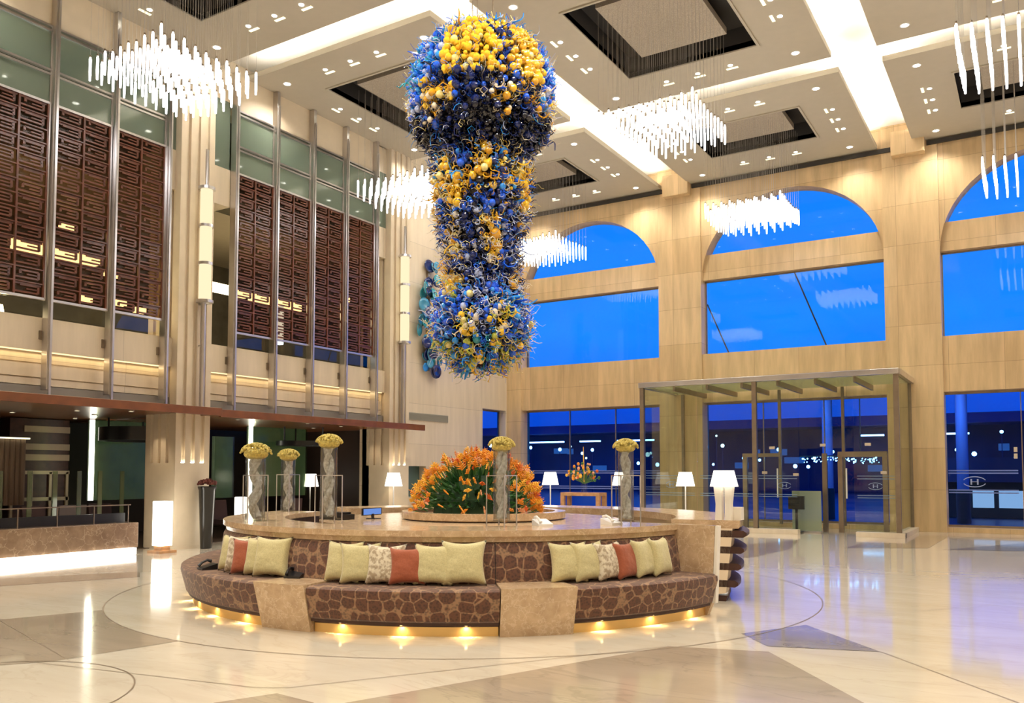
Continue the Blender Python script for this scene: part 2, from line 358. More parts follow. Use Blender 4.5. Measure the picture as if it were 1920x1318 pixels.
inlay([(-14.9, 4.9), (-13.29, 6.84), (-12.3, 8.5), (-11.68, 8.07), (-13.2, 4.6)], 'inlay')
inlay([(-4.9, 3.98), (-4.72, 4.39), (-4.31, 4.35), (-4.3, 3.6)], 'inlay')
inlay([(-5.61, 18.49), (-4.81, 20.7), (-4.41, 18.03), (-4.61, 15.85), (-5.6, 15.6)], 'inlay')
inlay([(-3.5, 18.9), (-3.2, 23.5), (-1.91, 23.88), (-1.99, 19.81)], 'inlay')
inlay([(-1.7, 19.6), (-.29, 22.4), (1.5, 22.9), (.2, 20.2)], 'inlay_grey')
inlay([(-1.9, 23.6), (3.4, 24.1), (3.4, 25.2), (-2, 25.2)], 'inlay_pale')
seam(arc(CX, CY, RC, 0, 360, 128)); seam(arc(-6.56, 3.08, 1.18, 0, 360, 48))
seam([(-7.3, 4.0), (-4.97, 4.42), (-4.77, 4.54), (-2.92, 7.45)], .008); seam([(-2.15, 7.93), (-1.23, 8.22), (.6, 6.0)], .008)
seam([(-10.5, 5.2), (-7.0, 4.2)], .006); seam([(-1.5, 12.5), (5, 8.2)], .006); seam([(-2.3, 9.3), (4, 18)], .006)

# window wall with three arches in view
period = 6.66
pil = [-9.425 + period * k for k in range(-1, 4)]        # pier centres
pw = .70
wb = MB()
Y0, Y1 = YB, YB + .5
for k, px in enumerate(pil):
    wb.box(max(px - pw, XL - .3) if k else XL - .2, px + pw if k else -15.27, Y0 - .10, Y1, 0, 11.4)
for k in range(4):
    a = pil[k] + pw if k else -15.27; b = pil[k + 1] - pw
    wb.box(a, b, Y0, Y1, 3.75, 5.25)                     # spandrel
    n = 24; cx_ = (a + b) / 2; rx = (b - a) / 2; zs = 7.58; rz = 2.47
    pts = [(cx_ + rx * math.cos(math.pi * i / n), zs + rz * math.sin(math.pi * i / n)) for i in range(n + 1)]
    for (xa, za), (xb, zb) in zip(pts, pts[1:]):
        wb.prism_y([(xa, za), (xa, 11.4), (xb, 11.4), (xb, zb)], Y0, Y1)
    # transom beam inside the arch
    wb.box(a, b, Y0 + .12, Y1, 7.58, 8.37)
    wb.box(a, b, Y0, Y1 + .1, 0, .13)
wb.box(pil[4] - pw, XR, Y0, Y1, 0, 11.4)
struct(wb.build('wall_back', M['stone_warm']))
# pier heads under the ceiling channels, and a dark strip painted as the shaded slot along the ceiling
for k, px in enumerate(pil[1:4]):
    struct(MB().box(px - .42, px + .42, YB - .42, YB - .1, 10.28, 10.95).build('trim_%d' % (k + 1), M['stone_warm'], bevel=.01))
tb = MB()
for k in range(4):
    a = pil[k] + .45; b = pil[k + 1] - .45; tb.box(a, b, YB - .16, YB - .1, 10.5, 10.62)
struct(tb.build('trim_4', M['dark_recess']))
# glazing : upper, lunette and lower panes of every bay
wn = 0
for k in range(4):
    a = pil[k] + pw if k else -15.27; b = pil[k + 1] - pw; cx_ = (a + b) / 2; rx = (b - a) / 2
    wn += 1
    root = struct(MB().box(a, a + .03, YB + .32, YB + .38, 5.25, 7.58).box(b - .03, b, YB + .32, YB + .38, 5.25, 7.58).box(a, b, YB + .32, YB + .38, 7.54, 7.58).build('window_%d' % wn, M['steel_dark']))
    MB().box(a, b, YB + .34, YB + .355, 5.25, 7.58).build('pane', M['glass_up'], root)
    m_ = MB(); pts = [(cx_ + rx * math.cos(math.pi * i / 24), 7.58 + 2.47 * math.sin(math.pi * i / 24)) for i in range(25)]
    pts = [p for p in pts if p[1] > 8.3]; m_.prism_y([(pts[0][0], 8.3)] + pts + [(pts[-1][0], 8.3)], YB + .34, YB + .355)
    m_.build('pane', M['glass_up'], root)
    wn += 1
    fr = MB().box(a, b, YB + .3, YB + .38, 3.69, 3.75).box(a, b, YB + .3, YB + .38, .13, .19)
    nn = 3 if k != 2 else 3
    for q in range(1, nn): fr.box(a + (b - a) * q / nn - .012, a + (b - a) * q / nn + .012, YB + .3, YB + .38, .13, 3.75)
    root = struct(fr.build('window_%d' % wn, M['steel_dark']))
    for q in range(nn): MB().box(a + (b - a) * q / nn + .015, a + (b - a) * (q + 1) / nn - .015, YB + .33, YB + .345, .19, 3.69).build('pane', M['glass_low'], root)
# frosted film bands and the oval emblem on the lower glass
band = mat('frosted_film', (.16, .24, .60), .5)
film = mat('emblem_film', (.42, .52, .80), .5)
def emblem(parent, x, y, z, s=1.0, m=None):
    b = MB()
    for a0 in (20, 200):
        b.tube([(x + .27 * s * math.cos(R(a0 + 140 * i / 14)), y, z + .135 * s * math.sin(R(a0 + 140 * i / 14))) for i in range(15)], .011 * s, 4)
    for dx in (-.075, .075):
        for d2 in (-.010, .010):
            b.bar((x + dx * s + d2 * s, y, z - .075 * s), (x + dx * s + d2 * s, y, z + .075 * s), .016 * s)
    b.bar((x - .075 * s, y, z), (x + .075 * s, y, z), .016 * s)
    return b.build('oval_emblem', m or film, parent)
for k in (0, 2, 3):
    a = pil[k] + pw if k else -15.27; b = pil[k + 1] - pw
    root = bpy.data.objects['window_%d' % (2 * k + 2)]
    for z in (1.64, 1.57, 1.12, 1.05):
        MB().box(a + .03, min(b - .03, a + 1.65) if k == 2 else b - .03, YB + .31, YB + .325, z - .016, z + .016).build('film_band', band, root)
    if k == 2: emblem(root, -1.42, YB + .30, 1.34)
# patch fitting on the far-right lower window
MB().box(-.50, -.42, YB + .28, YB + .30, 1.95, 2.08).box(-.50, -.42, YB + .28, YB + .30, 2.12, 2.25).build('patch_fitting', M['chrome'], bpy.data.objects['window_6'])

# ---- left wall
lw = MB()
def lbox(y0, y1, z0, z1, x0=None, x1=None): lw.box(x0 if x0 is not None else XL - .35, x1 if x1 is not None else XL, y0, y1, z0, z1)
# solid stone from the second pilaster to the corner, with a doorway near the corner
lbox(18.0, 19.75, 0, 11.4); lbox(20.6, 23.70, 0, 11.4); lbox(19.75, 20.6, 1.78, 11.4); lbox(19.75, 20.6, 0, .86); lbox(23.70, 25.15, 3.75, 11.4); lbox(25.15, YB + .5, 0, 11.4)
lbox(YF, 18.0, 9.95, 11.4)                         # band under the ceiling
lbox(YF, 5.9, 0, 11.4)
struct(lw.build('wall_left', M['stone_pale']))
pz = MB()
for y0, y1 in ((5.9, 11.2), (12.05, 18.0)):
    pz.box(XL - .35, XW, y0, y1, 3.80, 4.40)  # balcony front
    pz.box(XL - .40, XW - .22, y0, y1, 2.95, 3.80)
    pz.box(XW - .22, XW - .19, y0, y1, 3.60, 3.80); pz.box(XW - .22, XW - .16, y0, y1, 3.33, 3.57); pz.box(XW - .22, XW - .13, y0, y1, 3.18, 3.30)
# stone bands beside the pilasters
for y0, y1 in ((10.98, 11.2), (12.05, 12.62), (17.5, 18.0)):
    pz.box(XL - .3, XW, y0, y1, 7.55, 8.40)
struct(pz.build('wall_left_balcony', M['stone_pale']))
bg_ = MB()
for y0, y1 in ((5.9, 11.2), (12.05, 18.0)): bg_.box(XW - .22, XW - .06, y0, y1, 2.94, 3.16)
struct(bg_.build('trim_5', mat('grey_gutter', (.25, .23, .2), .6)))
# fluted pilasters
def pilaster(y0, y1, n):
    x0, x1 = XL - .35, XP
    b = MB()
    b.box(x0, x1 - .06, y0 + .06, y1, 0, 11.2)                                  # core
    b.box(x1 - .06, x1, y0, y1, 0, 1.79); b.box(x0 + .1, x1 - .06, y0, y0 + .06, 0, 1.79)       # plain foot faces
    b.box(x1 - .12, x1 + .02, y0 - .02, y1 + .02, 0, .06)
    nf = 3; L = y1 - y0; gw = .10; rib = (L - nf * gw) / (nf + 1)
    for i in range(nf + 1): b.box(x1 - .06, x1, y0 + i * (rib + gw), y0 + i * (rib + gw) + rib, 1.79, 11.2)
    LX = x1 - .06 - (x0 + .1); ribx = (LX - nf * gw) / (nf + 1)
    for i in range(nf + 1): b.box(x0 + .1 + i * (ribx + gw), x0 + .1 + i * (ribx + gw) + ribx, y0, y0 + .06, 1.79, 11.2)
    o = struct(b.build('trim_%d' % n, M['pilaster']))
    for i in range(nf):
        y = y0 + rib + i * (rib + gw) + gw / 2
        MB().box(x1 - .05, x1 - .012, y - .035, y + .035, 1.792, 1.805).build('slot_uplight', M['downlight'], o)
        spot('slot_uplight_beam', (x1 - .03, y, 1.83), 5.0, (1, .86, .62), 50, (R(180), 0, 0), .015)
    return o
pilaster(11.2, 12.05, 6); pilaster(18.0, 18.85, 7)
for y, wt in ((10.75, 14), (17.6, 8)): spot('foot_wash_beam', (XP - .5, y, 2.6), wt, WARM, 70, (R(28), 0, 0), .05)
# mezzanine rooms behind
mz = MB(); mz.box(-20.5, XL - .35, 5.5, 18.4, 3.95, 4.05).box(-20.5, XL - .35, 5.5, 18.4, 11.2, 11.3); mz.box(-20.6, -20.5, 5.5, 18.4, 3.0, 11.3); mz.box(-20.5, XL - .3, 18.35, 18.45, 4, 11.3); mz.box(-20.5, XL - .3, 5.5, 5.6, 4, 11.3)
struct(mz.build('wall_mezzanine', mat('mezzanine_wall', (.10, .09, .065), .7, var=.3, vscale=2)))
mid = MB().box(-20.5, XL - .35, 5.6, 18.35, 7.7, 8.2); struct(mid.build('ceiling_mezzanine', mat('mezzanine_soffit', (.38, .33, .25), .7)))
# lit fittings seen through the screens
def tubelamp(p, q, t, m='warm_lamp', label='', grp='strip lamps glowing behind the fretwork'):
    o = MB().bar(p, q, t).build('strip_lamp', M[m]); return tag(o, label, 'lamp', grp)
M['warm_lamp'] = emis('warm_lamp_glow', (1, .78, .42), 8); M['cool_lamp'] = emis('cool_lamp_glow', (.8, .92, 1), 2.6)
for y0, y1, z, x in ((6.7, 8.3, 6.1, -16.9), (8.75, 10.5, 6.08, -16.9), (12.7, 14.6, 6.12, -17.0), (14.9, 16.6, 6.12, -17.2)):
    tubelamp((x, y0, z), (x, y1, z), .20, label='long warm strip lamp behind the fretwork, ' + ('leftmost' if y0 < 7 else 'second from left' if y0 < 9 else 'third from left' if y0 < 13 else 'rightmost'))
for q, (y, z, L, wh) in enumerate(((10.05, 5.62, .30, 'third screen, upper'), (9.55, 5.02, .22, 'second screen, lowest right'), (10.25, 5.06, .26, 'third screen, lower left'), (10.72, 4.98, .24, 'third screen, lower right'), (9.1, 6.35, .25, 'second screen, upper'), (17.0, 6.3, .16, 'last screen by the second pilaster'))):
    tubelamp((-15.9, y, z), (-15.9, y + L, z), .11, label='short warm lamp glowing behind the ' + wh, grp='short lamps behind the fretwork')
tag(MB().bar((-16.6, 15.35, 4.9), (-16.6, 15.35, 5.9), .14).build('strip_lamp', M['cool_lamp']), 'upright white lamp behind the third brown screen from the corner', 'lamp')
for y, z, x in ((12.35, 6.35, -16.6), (12.62, 6.42, -16.8), (12.3, 5.85, -16.5)):
    tag(MB().sphere((x, y, z), .09, 10, 6).build('globe_lamp', M['cool_lamp']), 'small round cool gallery lamp beside the tall sconce, %s of three' % {12.35: 'middle', 12.62: 'upper right', 12.3: 'lowest'}[y], 'lamp', 'round gallery lamps beside the sconce')
for y in (8.0, 8.35):
    t = thing('table_lamp', ('left' if y == 8.0 else 'right') + ' small cone lamp in the gallery below the left screens', 'lamp', (-16.5, y, 4.05), 'cone lamps in the left gallery')
    MB().lathe([(.03, 4.3), (.03, 4.36), (.11, 4.36), (.04, 4.75), (.0, 4.75)], -16.5, y, 14).build('lamp_shade', M['warm_lamp'], t)
    MB().lathe([(.09, 4.06), (.09, 4.09), (.02, 4.1), (.02, 4.36)], -16.5, y, 12).build('lamp_base', M['steel'], t)
area('mezzanine_lamp', (-18, 9, 7.6), 2, 4, 18, WARM); area('mezzanine_lamp', (-18, 15, 7.6), 2, 4, 22, WARM)
area('mezzanine_lamp', (-17.6, 12, 11.0), 1.5, 11, 75, (.85, 1, .85))
# curtain frames : green panes, rails, steel mullions and fretwork
MY = [7.30, 8.51, 9.72, 10.92]; NY = [12.65, 13.84, 15.03, 16.22, 17.41]
XM = XP - .10
wi = 20
for ys in (MY, NY):
    for a, b in zip(ys, ys[1:]):
        wi += 1; f = MB()
        for z in (9.80, 9.72, 8.98, 8.90): f.box(XM - .03, XM + .03, a, b, z - .02, z + .02)
        for y in (a + .05, b - .05): f.box(XM - .03, XM + .02, y - .02, y + .02, 8.36, 9.8)
        r0 = struct(f.build('window_%d' % wi, M['steel']))
        MB().box(XM - .012, XM, a + .07, b - .07, 9.0, 9.70).build('pane', M['glass_green'], r0)
        MB().box(XM - .012, XM, a + .07, b - .07, 8.38, 8.88).build('pane', M['glass_green'], r0)
        MB().box(XM - .05, XM - .03, a, b, 9.82, 10.65).build('header_panel', M['pilaster'], r0)
        MB().box(XM - .012, XM, a + .07, b - .07, 4.42, 4.68).build('pane', M['glass'], r0)
for a, b in ((10.98, 11.2), (12.05, 12.60), (17.47, 18.0)):
    wi += 1; r0 = struct(MB().box(XL - .05, XL - .02, a, b, 9.9, 9.94).build('window_%d' % wi, M['steel']))
    MB().box(XW - .03, XW - .01, a, b, 8.40, 9.95).build('pane', M['glass_green'], r0); MB().box(XL, XW, a, b, 9.95, 10.65).build('header_panel', M['pilaster'], r0)
for i, y in enumerate(MY + NY):
    side = 'before the first pilaster' if i < 4 else 'between the two fluted pilasters'
    ordn = ['leftmost', 'second', 'third', 'fourth'][i] if i < 4 else ['first', 'second', 'third', 'fourth', 'last'][i - 4]
    t = thing('steel_mullion', '%s of the full height brushed steel mullions %s' % (ordn, side), 'mullion', (XP, y, 2.95), 'steel mullions on the left wall')
    MB().box(XP - .155, XP + .03, y - .045, y + .045, 3.08, 10.64).build('post', M['steel'], t, bevel=.006)
    MB().box(XP + .03, XP + .07, y - .02, y + .02, 2.95, 10.3).build('cap_strip', M['steel'], t)
    MB().box(XW + .002, XP - .155, y - .09, y + .03, 4.0, 4.16).build('bracket', M['steel_dark'], t)
# fretwork screen: 2 columns x 14 rows of key pattern
def fret_mesh(wd, ht):
    b = MB(); rows = 14; cw = wd / 2; ch = ht / rows; t = .022
    for i in range(3): b.box(-.02, .02, i * cw - t * .8, i * cw + t * .8, 0, ht)
    for j in range(rows + 1): b.box(-.018, .018, 0, wd, j * ch - t / 2, j * ch + t / 2)
    rnd = random.Random(3)
    for i in range(2):
        for j in range(rows):
            y0 = i * cw; z0 = j * ch; v = rnd.random()
            a, c = y0 + cw * .20, y0 + cw * .82
            zb, zm, zt = z0 + ch * .28, z0 + ch * .52, z0 + ch * .76
            b.box(-.014, .014, a, c, zt - t * .7, zt + t * .7); b.box(-.014, .014, c - t, c + t, zb, zt)
            b.box(-.014, .014, y0, c, zb - t * .7, zb + t * .7); b.box(-.014, .014, y0 + cw * .42, c, zm - t * .5, zm + t * .5)
            if v < .5: b.box(-.014, .014, a - t, a + t, zm, zt)
            if v > .3: b.box(-.02, -.012, y0 + cw * .05, y0 + cw * .95, z0 + ch * .80, z0 + ch * .98)
    return b
HT = 8.34 - 4.72
fm = fret_mesh(1.19 - .15, HT).mesh('fretwork', M['wood_red'])
gm = MB()
for z in (0, HT): gm.box(-.03, .03, -.03, 1.07, z - .022, z + .022)
for y in (-.025, 1.065): gm.box(-.03, .03, y - .015, y + .015, 0, HT)
gm = gm.mesh('screen_frame', M['steel'])
# smoked backing glass behind the fretwork
bk = MB().box(-.05, -.045, 0, 1.04, 0, HT).mesh('smoked_backing', glass('smoked_glass', (.62, .52, .42), .02, .2, .16, (.10, .045, .03)))
sl = ['leftmost screen with two glowing keys near its foot', 'second screen, one glowing hook low in its right column', 'screen right before the first fluted pilaster',
      'screen just right of the first fluted pilaster', 'second screen right of the first fluted pilaster', 'third screen right of the first pilaster, white upright glow', 'screen beside the second fluted pilaster']
i = 0
for ys in (MY, NY):
    for a in ys[:-1]:
        t = thing('fretwork_screen', 'dark red key pattern ' + sl[i], 'screen', (XM + .03, a + .075, 4.72), 'fretwork screens on the left wall'); i += 1
        lk('fretwork', fm, t); lk('screen_frame', gm, t); lk('smoked_backing', bk, t)
# cove glow under the balcony
for y0, y1 in ((5.9, 11.15), (12.1, 17.95)):
    o = MB().box(XW - .10, XW - .05, y0, y1, 3.78, 3.798).build('led_strip', M['balcony_strip']); tag(o, 'warm light line tucked under the balcony front ' + ('left of the first pilaster' if y0 < 6 else 'between the pilasters'), 'light')
    area('balcony_cove', (XW - .12, (y0 + y1) / 2, 3.76), .06, y1 - y0, 6, (1, .76, .40))

# ---- canopy over the lounge
def canopy(y0, y1, xf, zb, label):
    t = thing('canopy', label, 'canopy', (xf, y0, zb))
    MB().box(xf - .08, xf, y0, y1, zb, zb + .16).build('fascia', M['wood_canopy'], t, bevel=.006)
    MB().box(-20, xf - .08, y0, y1, zb + .05, zb + .13).build('soffit', M['wood_soffit'], t)
    return t
c1 = canopy(5.5, 11.78, -14.40, 2.77, 'nearer long walnut canopy over the dark lounge on the left')
c2 = canopy(11.80, 18.75, -14.46, 2.75, 'farther walnut canopy ending by the stone wall')
for i, (x, y) in enumerate([(-15.4, 7.4), (-16.4, 8.2), (-17.6, 9.2), (-16.0, 9.6), (-15.3, 10.3), (-17.0, 10.6), (-18.4, 11.0), (-15.6, 13.2), (-16.4, 14.4), (-15.4, 15.2), (-15.6, 16.6), (-16.8, 16.8)]):
    t = thing('soffit_downlight', 'small downlight in the %s canopy soffit, %s from the camera' % (('nearer', ('first', 'second', 'third', 'fourth', 'fifth', 'sixth', 'seventh')[i]) if i < 7 else ('farther', ('first', 'second', 'third', 'fourth', 'fifth')[i - 7])), 'light', (x, y, 2.82), 'downlights in the canopy soffit')
    MB().lathe([(.0, 2.80), (.045, 2.80)], x, y, 12).build('lens', M['downlight_soft'], t); MB().lathe([(.045, 2.80), (.065, 2.80), (.065, 2.82)], x, y, 12).build('trim_ring', M['chrome'], t)
    spot('soffit_beam', (x, y, 2.77), 9, WARM, 110, rad=.04)

# ---- lounge behind, under the canopy
struct(MB().box(-20.6, -20.5, 5.5, 18.6, 0, 3.0).build('wall_lounge_back', M['lounge_dark']))
struct(MB().box(-20.5, -15.5, 18.4, 18.5, 0, 3.0).build('wall_lounge_right', M['lounge_dark']))
struct(MB().box(-20.5, -15.5, 5.6, 5.7, 0, 3.0).build('wall_lounge_left', M['lounge_dark']))
struct(MB().box(-20.5, -15.9, 5.6, 18.4, .0, .012).build('floor_lounge', M['lounge_floor']))
def gpanel(x, y0, y1, z0, z1, label, strips=()):
    t = thing('green_glass_panel', label, 'panel', (x, y0, 0))
    MB().box(x - .06, x, y0, y1, z0, z1).build('backing', M['green_wall'], t)
    MB().box(x + .05, x + .06, y0, y1, z0, z1).build('glass_sheet', glass('green_sheet', (.72, .8, .66), .05, .1, .08, (.2, .28, .2)), t)
    for y in strips: MB().box(x + .07, x + .12, y - .05, y + .05, z0, z1).build('light_strip', M['lantern'], t)
    for y in strips: area('green_panel_glow', (x + .10, y + .075, (z0 + z1) / 2), .04, z1 - z0 - .1, 14, (.9, 1, .6), (R(-90), 0, R(-25)))
    return t
gpanel(-18.5, 11.42, 13.4, .95, 2.8, 'green backlit glass wall in the lounge left of the first pilaster', (11.42,))
gpanel(-17.6, 14.15, 14.75, .95, 2.5, 'narrow green glass panel seen just right of the first pilaster')
gpanel(-17.6, 15.25, 17.3, .95, 2.8, 'wide pale green glass wall of the farther lounge bay', (15.25,))
# dark curved bulkhead rings
for bx, y, br_, lb in ((-17.3, 12.05, 1.0, 'black curved bulkhead hanging before the green glass wall'), (-16.75, 16.3, .65, 'thin black curved bulkhead in the farther lounge bay')):
    o = MB().lathe([(br_ - .12, 2.30), (br_, 2.30), (br_, 2.60 if y < 14 else 2.42), (br_ - .12, 2.60 if y < 14 else 2.42)], bx, y, 40, closed=True).build('bulkhead', M['black'], smooth=True); tag(o, lb, 'bulkhead')
    for a in (30, 150, 270): MB().bar((bx + (br_ - .06) * math.cos(R(a)), y + (br_ - .06) * math.sin(R(a)), 2.4), (bx + (br_ - .06) * math.cos(R(a)), y + (br_ - .06) * math.sin(R(a)), 2.795), .03).build('hanger', M['black'], o)
# banded cabinet and cream frames
t = thing('banded_wall_unit', 'tall dark wall unit with tan horizontal bands and cream frames in the lounge', 'cabinet', (-19.2, 10.5, 0))
b = MB().box(-19.6, -19.2, 10.0, 11.35, 0, 2.8); b.build('body', M['wood_dark'], t)
for z in (2.5, 2.1, 1.86): MB().box(-19.2, -19.17, 10.3, 11.35, z, z + .14).build('band', M['lounge_band'], t)
MB().box(-19.2, -19.15, 10.05, 11.35, 1.55, 1.63).box(-19.2, -19.15, 10.05, 11.35, .95, 1.03).build('rail', M['cream'], t)
for y in (10.05, 10.48, 10.91, 11.3): MB().box(-19.2, -19.15, y - .03, y + .03, .1, 1.6).build('stile', M['cream'], t)
t = thing('curtain_panel', 'pleated taupe fabric panel lit from above at the left edge', 'panel', (-18.4, 8.2, 0))
b = MB()
for i in range(16): b.tube([(-18.4 + .02 * (i % 2), 8.2 + i * .11, .9), (-18.4 + .02 * (i % 2), 8.2 + i * .11, 2.30)], .06, 8)
b.build('pleats', mat('taupe_drape', (.20, .14, .10), .9), t); MB().box(-18.35, -18.28, 8.15, 9.95, 2.3, 2.33).build('light_rail', M['downlight_soft'], t)
spot('drape_wash', (-18.2, 9.1, 2.7), 8, WARM, 100)
# slender glass dividers
for i, y in enumerate([7.9, 8.5, 9.05, 9.55, 10.05, 10.5, 11.0, 11.7, 12.1]):
    x = -16.6
    t = thing('glass_divider', ('first', 'second', 'third', 'fourth', 'fifth', 'sixth', 'seventh', 'eighth', 'last')[i] + ' slim patinated glass fin from the left, behind the marble planter wall', 'divider', (x, y, 0), 'slim glass fins in the lounge')
    MB().box(x - .01, x + .01, y - .045, y + .045, .15, 1.62).build('glass_fin', glass('patina_glass%d' % i, (.45, .60, .42), .08, .1, .28, (.34, .36, .22)) if i == 0 else bpy.data.materials['patina_glass0'], t)
    MB().box(x - .04, x + .04, y - .06, y + .06, .012, .16).build('foot', M['steel_dark'], t)
# lounge chairs and tables
def lounge_chair(x, y, rz, label, m):
    t = thing('lounge_chair', label, 'chair', (x, y, .012), 'dark lounge chairs behind the planter wall'); t.rotation_euler = (0, 0, rz)
    def L(mb, n, mm): lk(n, mb.mesh(n, mm), t)
    L(MB().box(-.28, .28, -.26, .26, .32, .44), 'seat', m)
    L(MB().prism_y([(-.28, .44), (-.2, .44), (-.27, .9), (-.34, .9)], -.26, .26), 'backrest', m)
    for sx in (-.24, .24):
        for sy in (-.22, .22): L(MB().bar((sx, sy, 0), (sx, sy, .33), .04), 'leg', M['wood_dark'])
for i, (x, y, rz) in enumerate([(-17.0, 7.6, .4), (-17.3, 8.6, 2.6), (-16.9, 9.5, .2), (-17.4, 10.3, 2.9), (-17.1, 11.0, 0.), (-16.8, 12.9, 3.0), (-16.9, 14.0, .1), (-16.8, 15.9, 2.8)]):
    lounge_chair(x, y, rz, ['dark lounge chair, first behind the marble planter wall from the left', 'mauve lounge chair with its back to the left drape', 'dark lounge chair before the banded wall unit', 'mauve lounge chair behind the planter end',
        'dark lounge chair left of the first fluted pilaster', 'dark chair just right of the first fluted pilaster', 'dark chair before the farther green glass', 'dark chair below the second bulkhead'][i], M['chair_grey'] if i in (1, 3) else M['chair_dark'])

# ---- marble planter wall with lit plinth and rail, left
t = thing('planter_wall', 'low brown marble wall on a glowing white plinth at the far left', 'wall', (-15.1, 8, 0))
MB().box(-15.5, -14.95, 5.9, 10.28, .14, .62).build('marble_body', M['emperador_dark'], t, bevel=.01)
MB().box(-15.45, -14.88, 5.9, 10.2, .01, .138).build('lit_plinth', M['step_glow'], t)
MB().box(-15.3, -15.27, 5.95, 10.2, .62, .80).build('hedge_box', M['black'], t)
b = MB(); b.box(-15.035, -15.015, 5.9, 10.15, .955, .975)
b.build('top_rail', M['steel_dark'], t)
for y in (6.6, 7.3, 8.0, 8.7, 9.4, 10.1): MB().box(-15.035, -15.015, y - .01, y + .01, .62, .96).build('post', M['steel_dark'], t)
# ---- lanterns
def lantern(x, y, s, h, z0, label):
    t = thing('floor_lantern', label, 'lamp', (x, y, 0))
    MB().box(x - s / 2, x + s / 2, y - s / 2, y + s / 2, z0, h).build('lit_box', M['lantern'], t, bevel=.01)
    MB().box(x - s / 2 - .06, x + s / 2 + .06, y - s / 2 - .06, y + s / 2 + .06, 0, .05).box(x - s / 2 + .03, x + s / 2 - .03, y - s / 2 + .03, y + s / 2 - .03, .05, z0).build('wooden_base', M['wood_light'], t)
lantern(-14.82, 10.72, .27, 1.02, .14, 'white glowing box lantern at the end of the marble planter wall')
lantern(-14.62, 11.95 + .62, .27, 1.06, .14, 'white glowing box lantern right of the tall black urn')
# ---- black urn with plant
t = thing('tall_urn', 'tall glossy black tapered urn in front of the first pilaster', 'urn', (-14.88, 11.82, 0))
MB().lathe([(0, 0), (.115, 0), (.12, .02), (.17, 1.22), (.19, 1.27), (.19, 1.30), (.17, 1.30), (.16, 1.2), (0, 1.2)], -14.88, 11.82, 28).build('urn_body', M['black_gloss'], t, smooth=True)
rnd = random.Random(5); b = MB()
for i in range(160):
    a = rnd.uniform(0, 6.28); r = .19 * math.sqrt(rnd.random()); h = 1.36 + .07 * (1 - (r / .19) ** 2) + rnd.uniform(-.02, .02)
    b.sphere((-14.88 + r * math.cos(a), 11.82 + r * math.sin(a), h), .026, 6, 4)
tag(b.build('dried_plant', mat('dried_red_heads', (.10, .02, .012), .8, var=.4, vscale=20)), 'low mound of dark red dried heads in the black urn', 'plant')
# ---- sconces on pilasters
def sconce(y, z0, z1, label):
    x = XP + .17; t = thing('wall_sconce', label, 'lamp', (x, y, z0)); n = 3; h = (z1 - z0) / n
    for i in range(n): MB().lathe([(0, z0 + i * h + .03), (.125, z0 + i * h + .03), (.125, z0 + (i + 1) * h - .03), (0, z0 + (i + 1) * h - .03)], x, y, 28).build('alabaster_tube', M['sconce_mid'], t, smooth=True)
    for i in range(n + 1):
        e_ = .175 if i in (0, n) else .15
        MB().lathe([(.10, z0 + i * h - .03), (e_, z0 + i * h - .03), (e_, z0 + i * h + .03), (.10, z0 + i * h + .03)], x, y, 28).build('steel_ring', M['steel'], t, smooth=True)
    MB().tube([(x - .02, y, 2.95), (x - .02, y, z0)], .045, 12).build('lower_pole', M['steel'], t, smooth=True); MB().tube([(x - .1, y, 2.95), (x - .1, y, z0)], .02, 8).build('thin_pole', M['steel'], t, smooth=True)
    MB().tube([(x, y, z1), (x, y, z1 + .85)], .035, 12).build('upper_pole', M['steel'], t, smooth=True)
    for zz in (z0 - .05, z1 + .02, (z0 + 2.95) / 2 + .2): MB().bar((XP, y, zz), (x, y, zz), .03).build('wall_arm', M['steel'], t)
sconce(11.72, 5.22, 7.66, 'tall three part glowing cylinder sconce on the first fluted pilaster')
sconce(18.42, 5.22, 7.66, 'tall three part glowing cylinder sconce on the second, farther pilaster')
# ---- wall grille and dark niche
o = MB().box(XL, XL + .03, 19.4, 21.7, 3.16, 3.38)
for i in range(6): o.box(XL + .03, XL + .045, 19.42, 21.68, 3.18 + i * .034, 3.192 + i * .034)
tag(o.build('wall_grille', mat('grille_grey', (.34, .33, .27), .5)), 'long grey ventilation grille high on the stone wall beyond the canopy', 'grille')
wi += 1; r0 = struct(MB().box(XL - .3, XL - .26, 19.75, 20.6, .86, 1.78).build('window_%d' % wi, mat('niche_back', (.10, .16, .14), .3)))
# ---- doorway by the corner : blue dusk beyond
r0 = struct(MB().box(XL - .3, XL - .25, 23.7, 23.75, 0, 3.75).box(XL - .3, XL - .25, 25.1, 25.15, 0, 3.75).box(XL - .3, XL - .25, 23.7, 25.15, 3.7, 3.75).build('door_1', M['steel_dark']))
MB().box(XL - .28, XL - .27, 23.75, 25.1, .05, 3.7).build('pane', M['glass_low'], r0)
